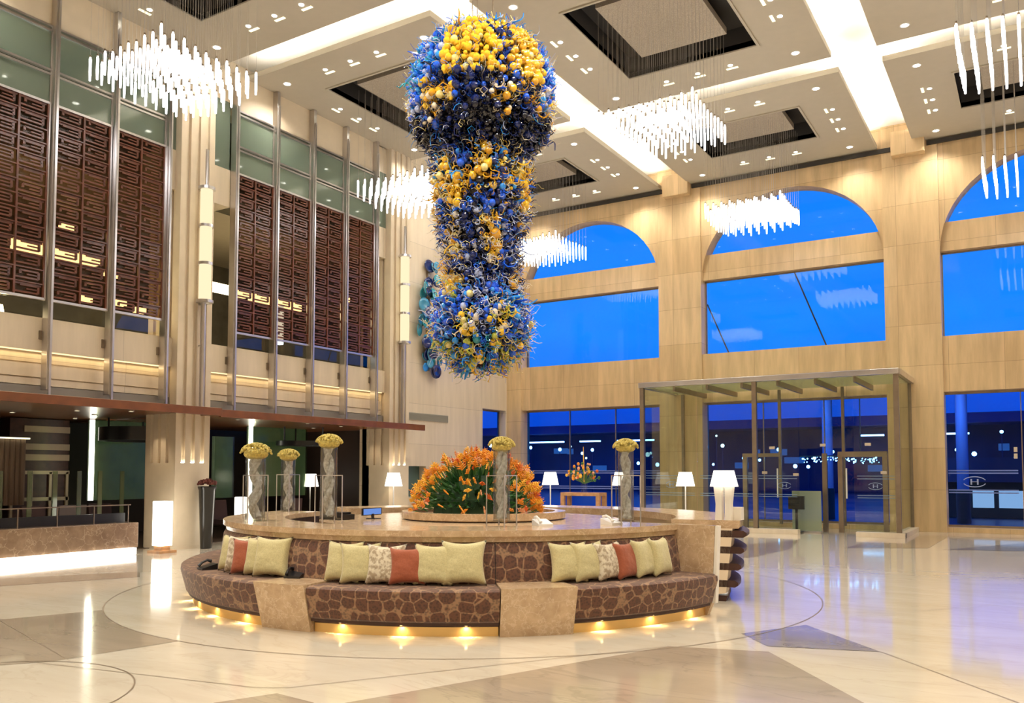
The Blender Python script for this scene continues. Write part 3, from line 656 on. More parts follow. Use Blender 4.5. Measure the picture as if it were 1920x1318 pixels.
# ---- glass roundels sculpture on the wall
t = thing('wall_sculpture', 'column of overlapping teal and navy glass roundels on the stone wall', 'sculpture', (XL, 20.6, 4.7))
rnd = random.Random(11); SCW = [SC[8], SC[1], SC[2], SC[7], mat('teal_dark_glass', (.02, .12, .14), .12, coat=.6), mat('sky_teal_glass', (.06, .30, .48), .12, coat=.6)]
spine = [(7.9, 20.60), (7.55, 20.72), (7.2, 20.45), (6.9, 20.75), (6.6, 20.35), (6.35, 20.85), (6.05, 20.3), (5.85, 20.95), (5.6, 20.4), (5.35, 20.75), (5.1, 20.55), (4.9, 20.75), (4.7, 20.62)]
nr = 0
for z, y in spine:
    for k in range(4 if 5.0 < z < 7.4 else 3):
        yy = y + rnd.uniform(-.26, .26); zz = z + rnd.uniform(-.15, .15); rr = rnd.uniform(.13, .21); xx = XL + .06 + .05 * k + rnd.uniform(0, .04)
        b = MB().lathe([(0, .0), (rr * .6, .015), (rr, .05), (rr * 1.02, .06), (rr * .6, .045), (0, .035)], 0, 0, 18)
        o = lk('glass_roundel', b.mesh('glass_roundel', SCW[rnd.choice([0, 0, 1, 2, 3, 4, 5, 5, 2])], True), t, (xx - XL, yy - 20.6, zz - 4.7), (rnd.uniform(-.3, .3), R(90) + rnd.uniform(-.3, .3), 0)); nr += 1
MB().box(XL, XL + .08, 20.56, 20.64, 4.7, 7.9).build('backing_bar', M['steel_dark'], t)

# ---- other walls (behind and right of the camera, they close the room)
struct(MB().box(XR, XR + .2, YF, YB + .5, 0, 11.4).build('wall_right', M['stone_pale']))
struct(MB().box(-21, XR, YF - .2, YF, 0, 11.4).build('wall_front', M['stone_pale']))

# ================================================================ CEILING
ZT = 11.25
struct(MB().box(-21, XR + .2, YF - .2, YB + .5, ZT, ZT + .1).build('ceiling', M['white_plaster']))
cols = [(-15.25, -10.0), (-9.05, -3.57), (-2.65, 3.45), (4.35, 10.6)]
rows = [(19.8, 25.24), (13.05, 19.0), (6.3, 12.25), (-.5, 5.5), (-7.0, -1.3)]
names = {(0, 0): 'far left', (1, 0): 'far middle', (2, 0): 'far right', (0, 1): 'centre left', (1, 1): 'centre', (2, 1): 'centre right', (0, 2): 'near left'}
where = {(0, 0): 'over the corner of the window wall and the stone wall', (1, 0): 'above the middle arch', (2, 0): 'above the right arch', (0, 1): 'left of the glass sculpture', (1, 1): 'right of the glass sculpture top',
         (2, 1): 'at the upper right edge of view', (0, 2): 'over the fretwork screens at upper left'}
ref_lamp = {}
def ring_light(name, m, r=.075):
    b = MB().lathe([(0, -.004), (r, -.004), (r, 0)], 0, 0, 14); return b.mesh(name, m)
lens_me = ring_light('lens', M['downlight']); rim_me = MB().lathe([(.075, 0), (.075, -.008), (.10, -.008), (.10, 0)], 0, 0, 14).mesh('trim_ring', M['white_metal'])
slens = MB().lathe([(0, -.004), (.05, -.004), (.05, 0)], 0, 0, 12).mesh('lens', M['downlight'])
slot_me = MB().box(-.13, .13, -.03, .03, 0, .012).mesh('light_streak', M['downlight_soft'])  # glowing plate stands in for the lamp's soft streak of light
for ri, (y0, y1) in enumerate(rows):
    for ci, (x0, x1) in enumerate(cols):
        cx_, cy_ = (x0 + x1) / 2, (y0 + y1) / 2
        if ci == 0: hx0, hx1 = -14.0, -11.38
        elif ci == 1: hx0, hx1 = -7.72, -4.8
        elif ci == 2: hx0, hx1 = -1.35, 1.6
        else: hx0, hx1 = cx_ - 1.5, cx_ + 1.5
        hy0, hy1 = {0: (21.2, 23.4), 1: (14.34, 17.6), 2: (7.7, 10.76)}.get(ri, (cy_ - 1.5, cy_ + 1.5))
        zb, zt = ZC, ZC + .12
        b = MB().box(x0, hx0, y0, y1, zb, zt).box(hx1, x1, y0, y1, zb, zt).box(hx0, hx1, y0, hy0, zb, zt).box(hx0, hx1, hy1, y1, zb, zt)
        # upstand rim of the cove
        isl = b.build('ceiling_island', M['plaster']); struct(isl)
        lab = names.get((ci, ri))
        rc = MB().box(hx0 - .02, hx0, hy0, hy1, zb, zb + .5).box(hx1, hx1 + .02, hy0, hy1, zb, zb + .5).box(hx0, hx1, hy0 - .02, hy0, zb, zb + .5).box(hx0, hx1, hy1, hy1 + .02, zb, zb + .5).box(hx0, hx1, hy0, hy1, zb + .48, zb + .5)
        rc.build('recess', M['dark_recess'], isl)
        MB().box(hx0 - .05, hx0, hy0 - .05, hy1 + .05, zb - .03, zb).box(hx1, hx1 + .05, hy0 - .05, hy1 + .05, zb - .03, zb).box(hx0, hx1, hy0 - .05, hy0, zb - .03, zb).box(hx0, hx1, hy1, hy1 + .05, zb - .03, zb).build('recess_trim', M['plaster'], isl)
        ex, ey = .50, min(.46, (hy1 - hy0) * .2)
        MB().box(hx0 + ex, hx1 - ex, hy0 + ey, hy1 - ey, zb + .16, zb + .3).build('woven_panel', M['panel_weave'], isl)
        if ri < 4 and ci < 3:
            # lights of this island
            inx0, inx1, iny0, iny1 = x0 + .62, x1 - .62, y0 + .6, y1 - .6
            for k, (x, y) in enumerate(((inx0, iny0), (inx1, iny0), (inx0, iny1), (inx1, iny1))):
                if lab:
                    t = thing('ceiling_downlight', 'bright corner downlight, %s corner of the %s ceiling panel' % (('near left', 'near right', 'far left', 'far right')[k], lab), 'light', (x, y, zb), 'corner downlights of the ceiling panels')
                    lk('lens', lens_me, t, (0, 0, -.002)); lk('trim_ring', rim_me, t)
                spot('ceiling_spot', (x, y, zb - .03), SPOT_W * (1.5 if ri == 3 else 1), WHITE, 130)  # the near row, out of view, is boosted to brighten the desk front
            if lab:
                for side in range(4):
                    for q in (-1, 0, 1):
                        if side == 0: x, y, rz = cx_ + q * .75, (y0 + hy0) / 2 , 0
                        elif side == 1: x, y, rz = cx_ + q * .75, (y1 + hy1) / 2, 0
                        elif side == 2: x, y, rz = (x0 + hx0) / 2, cy_ + q * .7, R(90)
                        else: x, y, rz = (x1 + hx1) / 2, cy_ + q * .7, R(90)
                        t = thing('recessed_slot_light', '%s of three slot lamps, %s side of the %s ceiling panel' % ((('left', 'middle', 'right'), ('near', 'middle', 'far'))[side // 2][q + 1], ('near', 'window wall', 'left', 'right')[side], lab), 'light', (x, y, zb), 'warm slot lamps of the ceiling panels'); t.rotation_euler = (0, 0, rz)
                        lk('lens', slens, t, (0, -.09, -.003)); lk('light_streak', slot_me, t, (0, .06, -.012))
        else:
            spot('ceiling_spot', (cx_, cy_, zb - .03), SPOT_W * 3, WHITE, 140)  # unseen mid-panel spot, added to brighten the front of the desk
# cove light in the channels: strips lie on the backs of the ceiling panels
for ri, (y0, y1) in enumerate(rows[:3]):
    for ci, (x0, x1) in enumerate(cols[:3]):
        z = ZC + .16
        L = (x1 - x0); W = (y1 - y0)
        for (lx, ly, sx, sy) in ((x0 + .12, (y0 + y1) / 2, .08, W - .3), (x1 - .12, (y0 + y1) / 2, .08, W - .3), ((x0 + x1) / 2, y0 + .12, L - .3, .08), ((x0 + x1) / 2, y1 - .12, L - .3, .08)):
            if lx < -15: continue
            if ly > 25: continue
            area('cove_tube', (lx, ly, z), sx, sy, COVE_W * max(sx, sy) / 5, (1, .92, .78), (R(180), 0, 0))

# ================================================================ ROD CHANDELIERS
rod_me = MB().lathe([(0, -.22), (.017, -.21), (.022, -.05), (.022, .16), (.014, .20), (0, .21)], 0, 0, 8).mesh('glass_rod', M['rod'], True)
wire_m = mat('hanging_wire', (.45, .42, .38), .5)
ch_spec = [(-12.69, 9.23, 8.52, 'rod chandelier nearest, hanging before the left fretwork screens at upper left'),
           (-12.69, 16.0, 8.35, 'rod chandelier hanging half behind the left side of the glass sculpture'),
           (-6.25, 15.9, 8.55, 'rod chandelier hanging at centre right of the glass sculpture top'),
           (-12.69, 22.3, 8.38, 'rod chandelier low behind the right side of the glass sculpture, by the left arch'),
           (-6.26, 22.3, 8.44, 'rod chandelier hanging in front of the middle arch'),
           (.06, 16.0, 8.58, 'rod chandelier cut by the upper right edge of the view'),
           (.12, 22.3, 8.40, 'rod chandelier before the right arch at the right edge')]
rnd = random.Random(21)
for (x, y, z, lb) in ch_spec:
    t = thing('rod_chandelier', lb, 'chandelier', (x, y, z), 'square rod chandeliers')
    wm = MB(); cm = MB()
    for i in range(10):
        for j in range(10):
            dx, dy = (i - 4.5) * .215, (j - 4.5) * .215; dz = rnd.uniform(-.03, .03) + .10 * math.cos(dx * 2.2) * math.cos(dy * 2.2)
            lk('glass_rod', rod_me, t, (dx, dy, dz))
            wm.tube([(dx, dy, dz + .2), (dx, dy, 10.80 - z)], .0025, 3, False)
            cm.tube([(dx, dy, dz + .2), (dx, dy, dz + .235)], .02, 6)
    o = lk('wires', wm.mesh('wires', wire_m), t); o['kind'] = 'stuff'
    o = lk('rod_caps', cm.mesh('rod_caps', M['steel_dark']), t); o['kind'] = 'stuff'

# ================================================================ GLASS SCULPTURE
SX, SY = -6.68, 9.95
prof = [(3.08, .22), (3.22, .42), (3.45, .62), (3.7, .68), (3.95, .60), (4.25, .48), (4.6, .46), (5.0, .52), (5.35, .62), (5.7, .68), (6.0, .64), (6.18, .60), (6.30, .72), (6.48, .96), (6.8, 1.05), (7.15, 1.04), (7.45, .94), (7.72, .68), (7.90, .34)]
def rad(z):
    for (a, ra), (b, rb) in zip(prof, prof[1:]):
        if a <= z <= b: return ra + (rb - ra) * (z - a) / (b - a)
    return .15
camaz = math.atan2(-SY, -SX)
def pick(z, az, rnd):
    d = (az - camaz + math.pi) % (2 * math.pi) - math.pi
    n = noise.noise(Vector((math.cos(az) * 2.2, math.sin(az) * 2.2, z * 2.0))) + rnd.uniform(-.22, .22)
    n2 = noise.noise(Vector((math.cos(az) * 3 + 9, math.sin(az) * 3, z * 3.1)))
    if z > 7.65: return rnd.choice([0, 1, 6, 5, 3, 3]) if abs(d) < 1 else rnd.choice([1, 0, 8, 6])
    if z > 6.95:
        if -.55 < d < .95: return rnd.choice([3, 3, 3, 4, 3, 5]) if n > -.35 else rnd.choice([0, 2])
        return rnd.choice([0, 1, 1, 0, 8, 6]) if d < 0 else rnd.choice([0, 0, 1, 1])
    if z > 6.62:
        if n > .12: return rnd.choice([3, 4, 5, 10])
        return rnd.choice([2, 7, 0, 2]) if abs(d) < .9 else rnd.choice([0, 1, 6])
    if z > 6.15: return rnd.choice([7, 2, 7, 2, 7]) if n < .42 else rnd.choice([4, 10, 0])  # black and navy pieces paint the shade under the overhanging dome
    if z > 5.3:
        if n > .03: return rnd.choice([3, 4, 3, 5])
        return rnd.choice([2, 2, 0, 7, 1])
    if z > 4.15: return rnd.choice([2, 7, 2, 0, 6]) if n < .18 else rnd.choice([3, 5, 10, 4])
    if z > 3.5: return rnd.choice([0, 0, 1, 2, 6]) if n < .22 else rnd.choice([3, 5, 10, 9])
    return rnd.choice([9, 5, 1, 0, 9, 3]) if n > -.1 else rnd.choice([0, 1, 8, 2])
def element(b, az, z, rnd, scale=1.0, wisp=False):
    r = rad(z); k = pick(z, az, rnd)
    if wisp: k = rnd.choice([6, 10, 5, 6, 1, 10] if z < 6.9 else [6, 1, 5, 0, 10])
    b.cur = k
    e_ = (rad(min(7.92, z + .1)) - rad(max(3.05, z - .1))) / .2
    nrm = Vector((math.cos(az), math.sin(az), -max(-1.6, min(1.6, e_)) * .7)).normalized()
    base = Vector((SX + math.cos(az) * r * .82, SY + math.sin(az) * r * .82, z))
    tp = rnd.random()
    if not wisp and (k in (3, 4) and z > 6.9 and tp < .72 or tp < .24):
        c = base + nrm * (r * .14 + rnd.uniform(.0, .05)); b.sphere(c, rnd.uniform(.026, .058) * scale, 8, 6)
        b.tube([base, c], .010, 4, False)
        return
    if not wisp and k in (0, 1, 8) and tp < .45:      # short horn
        dr = (nrm + Vector((rnd.uniform(-.5, .5), rnd.uniform(-.5, .5), rnd.uniform(-.5, .5)))).normalized()
        L = rnd.uniform(.12, .24) * scale; pts = [base + dr * (L * i / 3) for i in range(4)]; b.tube(pts, [.014, .026, .022, .006], 5); return
    L = rnd.uniform(.12, .27) * scale * (1.25 if wisp else 1); u = nrm.cross(Vector((rnd.uniform(-1, 1), rnd.uniform(-1, 1), rnd.uniform(-1, 1)))).normalized(); w_ = nrm.cross(u)
    dr = (nrm + u * rnd.uniform(-.5, .5)).normalized()
    cr_ = rnd.uniform(.02, .045) * scale; tu = rnd.uniform(.8, 2.1); pts = []; ph = rnd.uniform(0, 6.28); n = 9; th = (.0055 if wisp else .012) * scale
    for i in range(n):
        q = i / (n - 1); a = ph + q * tu * 6.28; pts.append(base + dr * (L * q) + (u * math.cos(a) + w_ * math.sin(a)) * cr_ * min(1, q * 2))
    b.tube(pts, [th * (1 - .55 * i / (n - 1)) for i in range(n)], 4)
t = thing('glass_sculpture', 'huge hanging blown glass sculpture of blue and yellow curls above the round desk', 'sculpture', (SX, SY, 3.05))
b = MB(); b.lathe([(0, 3.1)] + [(r * .76, z) for z, r in prof] + [(0, 7.9)], SX, SY, 32); b.build('dark_core', SC[7], t, smooth=True)
rnd = random.Random(99); b = MB(); zs = []
while len(zs) < 9000:
    z = rnd.uniform(3.06, 7.93)
    if rnd.random() < rad(z) / 1.1: zs.append(z)
for z in zs: element(b, rnd.uniform(-math.pi, math.pi), z, rnd)
for z in zs[:1000]: element(b, rnd.uniform(-math.pi, math.pi), z, rnd, 1.15, True)
o = b.build('glass_curls', SC, t, smooth=True, fix=False); o['kind'] = 'stuff'
for i in range(100):
    b = MB(); z = rnd.choice(zs); a = camaz + rnd.uniform(-1.5, 1.5); element(b, a, z, rnd, 1.5); k = b.cur; b.cur = 0; b.m = [0] * len(b.f)
    b.build('glass_curl', SC[k], t, smooth=True, fix=False)
for dx, dy in ((-.15, 0), (.12, .08), (.02, -.14)): MB().tube([(SX + dx, SY + dy, 7.8), (SX + dx * 1.6, SY + dy * 1.6, 11.2)], .006, 5).build('hanging_cable', M['steel_dark'], t)
# spots placed just below the ceiling, aimed at the sculpture
for dx, dy in ((2.6, -4.6), (-1.8, -4.8), (4.6, -1.2)):
    tgt = Vector((SX, SY, 5.8)); p = Vector((SX + dx, SY + dy, 10.55)); s_ = spot('sculpture_beam', p, 700, (1, .96, .9), 38, rad=.1, blend=.5)
    s_.rotation_euler = (tgt - p).to_track_quat('-Z', 'Y').to_euler()

# ================================================================ ROUND DESK
def sector(prof_, a0, a1, n=None): return MB().lathe(prof_, CX, CY, n or max(3, int(abs(a1 - a0) / 2.5)), a0, a1, closed=True)
A_LV = 8.5; A_END, B0, B1, A0_, A1_, L_END = -9, -51, -39.5, -91, -81, -172
# front counter
t = thing('round_counter', 'marble topped curved front counter behind the sofas', 'counter', (CX, CY, 0))
sector([(2.55, .93), (3.29, .93), (3.30, .94), (3.30, 1.0), (2.53, 1.0), (2.53, .94)], L_END, A_END).build('marble_top', M['emperador'], t)
sector([(3.00, .0), (3.11, .0), (3.11, .86), (3.26, .88), (3.27, .93), (3.00, .93)], L_END, A_END).build('marble_face', M['emperador'], t)
sector([(2.60, .0), (2.64, .0), (2.64, .93), (2.60, .93)], L_END, A_END).build('inner_panel', M['wood_dark'], t)
# louvred rear counter
t = thing('louvred_counter', 'curved counter with dark horizontal wood fins at the right of the round desk', 'counter', (CX, CY, 0))
sector([(2.86, .90), (3.68, .90), (3.70, .92), (3.70, 1.0), (2.84, 1.0)], A_LV, 168).build('marble_top', M['emperador'], t)
sector([(3.0, .0), (3.36, .0), (3.36, .08), (3.52, .10), (3.61, .90), (3.0, .90)], A_LV, 168).build('beige_body', M['beige_panel'], t)
for z, r in ((.79, 3.78), (.59, 3.745), (.385, 3.71), (.175, 3.67)):
    sector([(3.4, z), (r - .04, z), (r, z + .025), (r, z + .06), (r - .04, z + .085), (3.4, z + .085)], A_LV, 168).build('wood_fin', M['wood_dark'], t, smooth=True)
sector([(3.3, .0), (3.52, .0), (3.54, .07), (3.3, .07)], A_LV, 30).build('toe_board', M['wood_dark'], t)
sector([(3.37, .085), (3.50, .085), (3.50, .10), (3.37, .10)], 12, 168).build('led_strip', M['step_glow'], t)
# end fin of stone at the right end of the sofa
t = thing('marble_end_panel', 'upright marble panel closing the right end of the round sofa', 'panel', (CX, CY, 0))
a = R(A_END + .4); d = Vector((math.cos(a), math.sin(a))); q = Vector((-d.y, d.x)) * .035
def radial(prof_, name, m, off=0., th=.035):
    b = MB(); n = len(prof_); qq = Vector((-d.y, d.x)) * th; oo = Vector((-d.y, d.x)) * off
    vs = [(CX + d.x * r + s_ * qq.x + oo.x, CY + d.y * r + s_ * qq.y + oo.y, z) for s_ in (-1, 1) for r, z in prof_]
    b.add(vs, [tuple(range(n)), tuple(range(n, 2 * n))[::-1]] + [(i, (i + 1) % n, (i + 1) % n + n, i + n) for i in range(n)]); return b.build(name, M[m], t)
radial([(3.0, .0), (3.66, .0), (3.72, .14), (3.77, 1.0), (3.0, 1.0)], 'marble_slab', 'emperador')
radial([(3.725, .14), (3.765, .14), (3.81, 1.0), (3.775, 1.0)], 'pale_edge', 'white_ceramic')
# sofa segments
seat_p = [(3.13, .14), (3.70, .14), (3.73, .16), (3.795, .40), (3.79, .445), (3.75, .465), (3.13, .465)]
back_p = [(3.13, .44), (3.34, .44), (3.29, .83), (3.26, .87), (3.20, .885), (3.15, .87)]
def sofa(a0, a1, label):
    t = thing('curved_sofa', label, 'sofa', (CX, CY, 0), 'sofa segments round the desk')
    sector(seat_p, a0, a1).build('seat', M['fabric'], t, smooth=True); sector(back_p, a0, a1).build('backrest', M['fabric'], t, smooth=True)
    sector([(3.40, 0), (3.64, 0), (3.64, .09), (3.40, .09)], a0, a1).build('brass_plinth', M['brass'], t)
    nl = max(2, int(abs(a1 - a0) / 9))
    for i in range(nl):
        a = R(a0 + (a1 - a0) * (i + .5) / nl); lx, ly = CX + 3.672 * math.cos(a), CY + 3.672 * math.sin(a)
        MB().lathe([(0, .108), (.014, .108), (.014, .113), (0, .113)], lx, ly, 10).build('base_lamp', M['warm_strip'], t); spot('base_beam', (lx, ly, .105), 7, (1, .72, .34), 160, rad=.012)
    sector([(3.40, .09), (3.64, .09), (3.655, .113), (3.70, .113), (3.70, .14), (3.40, .14)], a0, a1).build('base_rail', M['wood_dark'], t)
sofa(L_END, A0_ - .12, 'left curved sofa segment in brown pebble print, left of the narrower marble block')
sofa(A1_ + .12, B0 - .12, 'middle curved sofa segment in brown pebble print between the two marble blocks')
sofa(B1 + .12, A_END, 'right curved sofa segment in brown pebble print against the marble end panel')
def block(a0, a1, label):
    t = thing('marble_block', label, 'block', (CX, CY, 0))
    sector([(3.30, .0), (3.70, .0), (3.83, .48), (3.35, .48)], a0, a1, 6).build('block_body', M['emperador'], t)
    # the backrest runs on behind the block
    sector(back_p, a0, a1, 6).build('backrest', M['fabric'], t, smooth=True)
block(A0_, A1_, 'left marble side table block with a black phone on it')
block(B0, B1, 'right marble side table block, the wider one, with the small screen phone')
# planter dais and inner cabinet
PX_, PY_ = CX + .16, CY + .1
t = thing('inner_cabinet', 'low round marble topped cabinet inside the desk ring', 'cabinet', (CX, CY, 0))
MB().lathe([(0, .90), (2.05, .90), (2.08, .91), (2.08, .95), (0, .95)], CX, CY, 72).build('marble_top', M['emperador'], t)
MB().lathe([(0, 0), (1.95, 0), (1.95, .90)], CX, CY, 64).build('cabinet_body', M['wood_dark'], t, smooth=True)
t = thing('round_planter', 'round marble planter ring at the centre of the desk', 'planter', (PX_, PY_, .95))
MB().lathe([(0, .95), (1.10, .95), (1.10, .965), (0, .965)], PX_, PY_, 64).build('shadow_plinth', M['wood_dark'], t)
MB().lathe([(0, .965), (1.14, .965), (1.15, .975), (1.15, 1.06), (1.0, 1.06), (1.0, 1.02), (0, 1.02)], PX_, PY_, 64).build('marble_ring', M['emperador'], t)

# ---- heliconia bank
t = thing('flower_bank', 'large dome of orange heliconia flowers with green leaves in the central planter', 'flowers', (PX_ - .10, PY_ - .02, 1.025))
FM = [mat('orange_bract', (.92, .33, .02), .45, var=.2, vscale=30), mat('red_bract', (.70, .14, .02), .45, var=.2, vscale=30), mat('yellow_bract', (.92, .52, .05), .45), mat('leaf_green', (.03, .12, .03), .4, var=.4, vscale=6),
      mat('stem_green', (.10, .24, .06), .5), mat('peach_bract', (.85, .42, .22), .5)]
def flower(b, p, d, L, m, rnd):
    d = d.normalized(); b.cur = 4; p0 = p - d * L * .9; b.tube([p0, p], .006, 4, False); b.cur = m
    u = d.cross(Vector((rnd.uniform(-1, 1), rnd.uniform(-1, 1), .3))).normalized()
    for i in range(5):
        s_ = 1 if i % 2 else -1; q = p + d * (L * .11 * i); tip = q + (d * .45 + u * s_ * .9) * (L * .62 * (1 - .12 * i)); mid_ = (q + tip) * .5 + d * .008
        b.tube([q, mid_, tip], [.007, .012, .001], 4, False)
    b.tube([p, p + d * L * .85], [.012, .002], 4, False)
vars_ = []
for vi in range(8):
    b = MB(); flower(b, Vector((0, 0, 0)), Vector((0, 0, 1)), .15, [0, 0, 1, 2, 0, 5, 0, 2][vi], random.Random(vi)); vars_.append(b.mesh('heliconia_flower', FM, False))
rnd = random.Random(31)
def dome(front):
    while True:
        el = math.asin(rnd.random() ** .9); az = rnd.uniform(-math.pi, math.pi)
        if front: az = camaz + rnd.uniform(-1.75, 1.75)
        dd = abs((az - camaz + math.pi) % (2 * math.pi) - math.pi)
        if dd < 1.05 and el < R(50) and rnd.random() < .80: continue       # the low front shows mostly leaves
        break
    d = Vector((math.cos(el) * math.cos(az), math.cos(el) * math.sin(az), math.sin(el)))
    rr = rnd.uniform(.84, 1.02); return Vector((d.x * .90 * rr, d.y * .90 * rr, .02 + d.z * .84 * rr)), d
for i in range(100):
    p, d = dome(True); d = (d + Vector((0, 0, .35))).normalized()
    o = lk('heliconia_flower', vars_[i % 8], t, p); o.rotation_euler = d.to_track_quat('Z', 'Y').to_euler()
b = MB()
for i in range(430):
    p, d = dome(False); flower(b, p, d + Vector((0, 0, .3)), rnd.uniform(.08, .14), rnd.choice([0, 0, 0, 2, 2, 5, 1]), rnd)
o = lk('heliconia_mass', b.mesh('heliconia_mass', FM), t); o['kind'] = 'stuff'
b = MB()
for i in range(1500):
    el = math.asin(rnd.random() ** 1.3); az = rnd.uniform(-math.pi, math.pi); d = Vector((math.cos(el) * math.cos(az), math.cos(el) * math.sin(az), math.sin(el) + .1)).normalized()
    rr = rnd.uniform(.5, .94); tip = Vector((d.x * .88 * rr, d.y * .88 * rr, .02 + d.z * .80 * rr)); L = rnd.uniform(.16, .30); base = tip - d * L; sd = d.cross(Vector((rnd.uniform(-1, 1), rnd.uniform(-1, 1), rnd.uniform(-1, 1)))).normalized() * rnd.uniform(.015, .03); mid_ = (base + tip) * .5 + Vector((0, 0, .03))
    base.z = max(base.z, .0); b.cur = rnd.choice([0, 0, 0, 1]); b.add([base, mid_ + sd, tip, mid_ - sd], [(0, 1, 2, 3)])
o = lk('foliage', b.mesh('foliage', [FM[3], mat('leaf_bright', (.10, .26, .10), .4, var=.3, vscale=8)]), t); o['kind'] = 'stuff'
b = MB().lathe([(0, 0), (.62, 0), (.60, .2), (.45, .42), (.2, .52), (0, .54)], 0, 0, 20); lk('moss_core', b.mesh('moss_core', mat('dark_moss', (.015, .045, .015), .9)), t)
spot('flower_wash', (PX_ + .4, PY_ - 1.2, 4.2), 60, WHITE, 60, (R(-18), 0, 0), .1)

# ---- vases on stands
M['crystal'] = mat('crystal_filling', (.95, .88, .80), .18, var=.5, vscale=30)
M['mum'] = mat('yellow_blossom', (.54, .43, .11), .7, var=.35, vscale=40)
M['vase_glass'] = glass('vase_glass', (.86, .87, .86), .10)
rnd = random.Random(41)
def vase(x, y, z0, h, r, where_, frame=True, rot=.5):
    t = thing('cylinder_vase', 'tall glass cylinder vase of crystals, ' + where_, 'vase', (x, y, z0), 'tall cylinder vases on the desk')
    b = MB().lathe([(0, z0), (r, z0), (r, z0 + h), (r - .008, z0 + h), (r - .008, z0 + .02), (0, z0 + .02)], x, y, 28); b.build('glass_cylinder', M['vase_glass'], t, smooth=True)
    b = MB()
    for k in range(3):
        ph = rnd.uniform(0, 6.28); b.tube([(x + (.35 * r) * math.cos(ph + i * .9), y + (.35 * r) * math.sin(ph + i * .9), z0 + .03 + (h - .06) * i / 12) for i in range(13)], [r * .34 * (.75 + .4 * rnd.random()) for _ in range(13)], 7)
    b.build('crystal_twist', M['crystal'], t)
    b = MB()
    R_ = r * 1.55
    b.sphere((x, y, z0 + h + .012), R_ * .8, 16, 8, .5)
    for i in range(230):
        a = rnd.uniform(0, 6.28); q = rnd.random() ** .5; c = (x + R_ * q * math.cos(a), y + R_ * q * math.sin(a), z0 + h + .01 + R_ * .72 * math.sqrt(max(0, 1 - q * q)))
        b.sphere(c, .014, 6, 4)
    tag(b.build('blossom_dome', M['mum']), 'dome of yellow blossoms on the vase ' + where_, 'flowers', 'blossom domes on the vases')
    if frame:
        s = .17; t = thing('vase_stand', 'thin metal frame round the vase ' + where_, 'stand', (x, y, 1.0), 'metal frames round the vases')
        cs = [(x + s * math.cos(rot + k * math.pi / 2), y + s * math.sin(rot + k * math.pi / 2)) for k in range(4)]
        for cx_, cy_ in cs: MB().tube([(cx_, cy_, 1.0), (cx_, cy_, 1.56)], .0075, 6).build('post', M['steel'], t)
        b = MB()
        for k in range(4): b.bar((*cs[k], 1.56), (*cs[(k + 1) % 4], 1.56), .010)
        b.build('top_rail', M['steel'], t)
        b = MB().prism([(px + (x - px) * .02, py + (y - py) * .02) for px, py in cs], z0 - .012, z0); b.build('glass_shelf', M['glass'], t)
vase(-8.20, 7.23, 1.01, .80, .12, 'leftmost on the desk', True, .3)
vase(-9.80, 9.28, 1.0, .82, .108, 'second from left, farther back', True, .9)
vase(-7.10, 7.36, 1.06, .86, .10, 'third from left, the tallest', True, .35)
vase(-5.08, 7.98, 1.06, .81, .095, 'before the orange flowers', True, .75)
vase(-3.97, 8.86, 1.05, .81, .09, 'rightmost, before the windows', True, .1)

# ---- lamp with sculpted base on the right counter
x, y = CX + 3.50 * math.cos(R(10)), CY + 3.50 * math.sin(R(10))
t = thing('table_lamp', 'white table lamp with sculpted twin slab base on the louvred counter', 'lamp', (x, y, 1.0))
MB().lathe([(.175, 1.42), (.125, 1.62)], x, y, 28).build('lamp_shade', M['white_shade'], t, smooth=True)
b = MB()
for s_ in (-1, 1):
    b.add([(x + s_ * .02 + a_, y + e1, z_) for z_, a_w in ((1.0, .085), (1.2, .075), (1.42, .10)) for a_ in ((0, s_ * a_w)) for e1 in (-.05, .05)],
          [(0, 1, 3, 2), (8, 10, 11, 9), (0, 4, 5, 1), (4, 8, 9, 5), (2, 3, 7, 6), (6, 7, 11, 10), (0, 2, 6, 4), (4, 6, 10, 8), (1, 5, 7, 3), (5, 9, 11, 7)])
b.build('sculpted_base', M['white_ceramic'], t)
MB().box(x + .06, x + .2, y + .05, y + .16, 1.0, 1.16).build('side_block', M['white_ceramic'], t)
MB().tube([(x, y, 1.40), (x, y, 1.52)], .012, 8).build('stem', M['chrome'], t)
point('lamp_glow', (x, y, 1.54), 8, WARM, .03)

# ---- things on the counter
def phone(x, y, z, rz, label, screen=False, m='black'):
    t = thing('desk_phone', label, 'phone', (x, y, z)); t.rotation_euler = (0, 0, rz)
    lk('phone_body', MB().prism_y([(-.09, 0), (.09, 0), (.09, .02), (-.09, .07)], -.09, .09).mesh('phone_body', M[m]), t)
    if screen: lk('display', MB().prism_y([(-.02, .075), (-.015, .075), (-.05, .16), (-.055, .16)], -.06, .06).mesh('display', M['screen']), t)
    if screen: lk('display_stand', MB().prism_y([(-.022, .04), (-.022, .075), (-.055, .16), (-.085, .055)], -.065, .065).mesh('display_stand', M[m]), t)
    lk('handset', MB().tube([(-.07, -.06, .085), (-.02, -.065, .10), (.04, -.065, .075), (.08, -.06, .04)], [.02, .014, .014, .02], 8).mesh('handset', M[m]), t)
phone(-6.74, 6.50, .48, -1.2, 'low black desk phone on the left marble block')
phone(-4.70, 7.66, .48, -.9, 'black desk phone with a lit blue display on the right marble block', True)
phone(-8.28, 6.60, .465, -1.9, 'black desk phone at the far left end of the sofa seat')
phone(-4.75, 8.32, 1.0, -.6, 'silver white desk phone on the counter left of the rightmost vase', False, 'white_metal')
phone(-4.18, 8.92, 1.0, -.3, 'white desk phone on the counter right of the rightmost vase', False, 'white_metal')
t = thing('computer_monitor', 'thin dark monitor turned away inside the desk, blue lit face, right of the third vase', 'monitor', (-8.1, 9.6, .95))
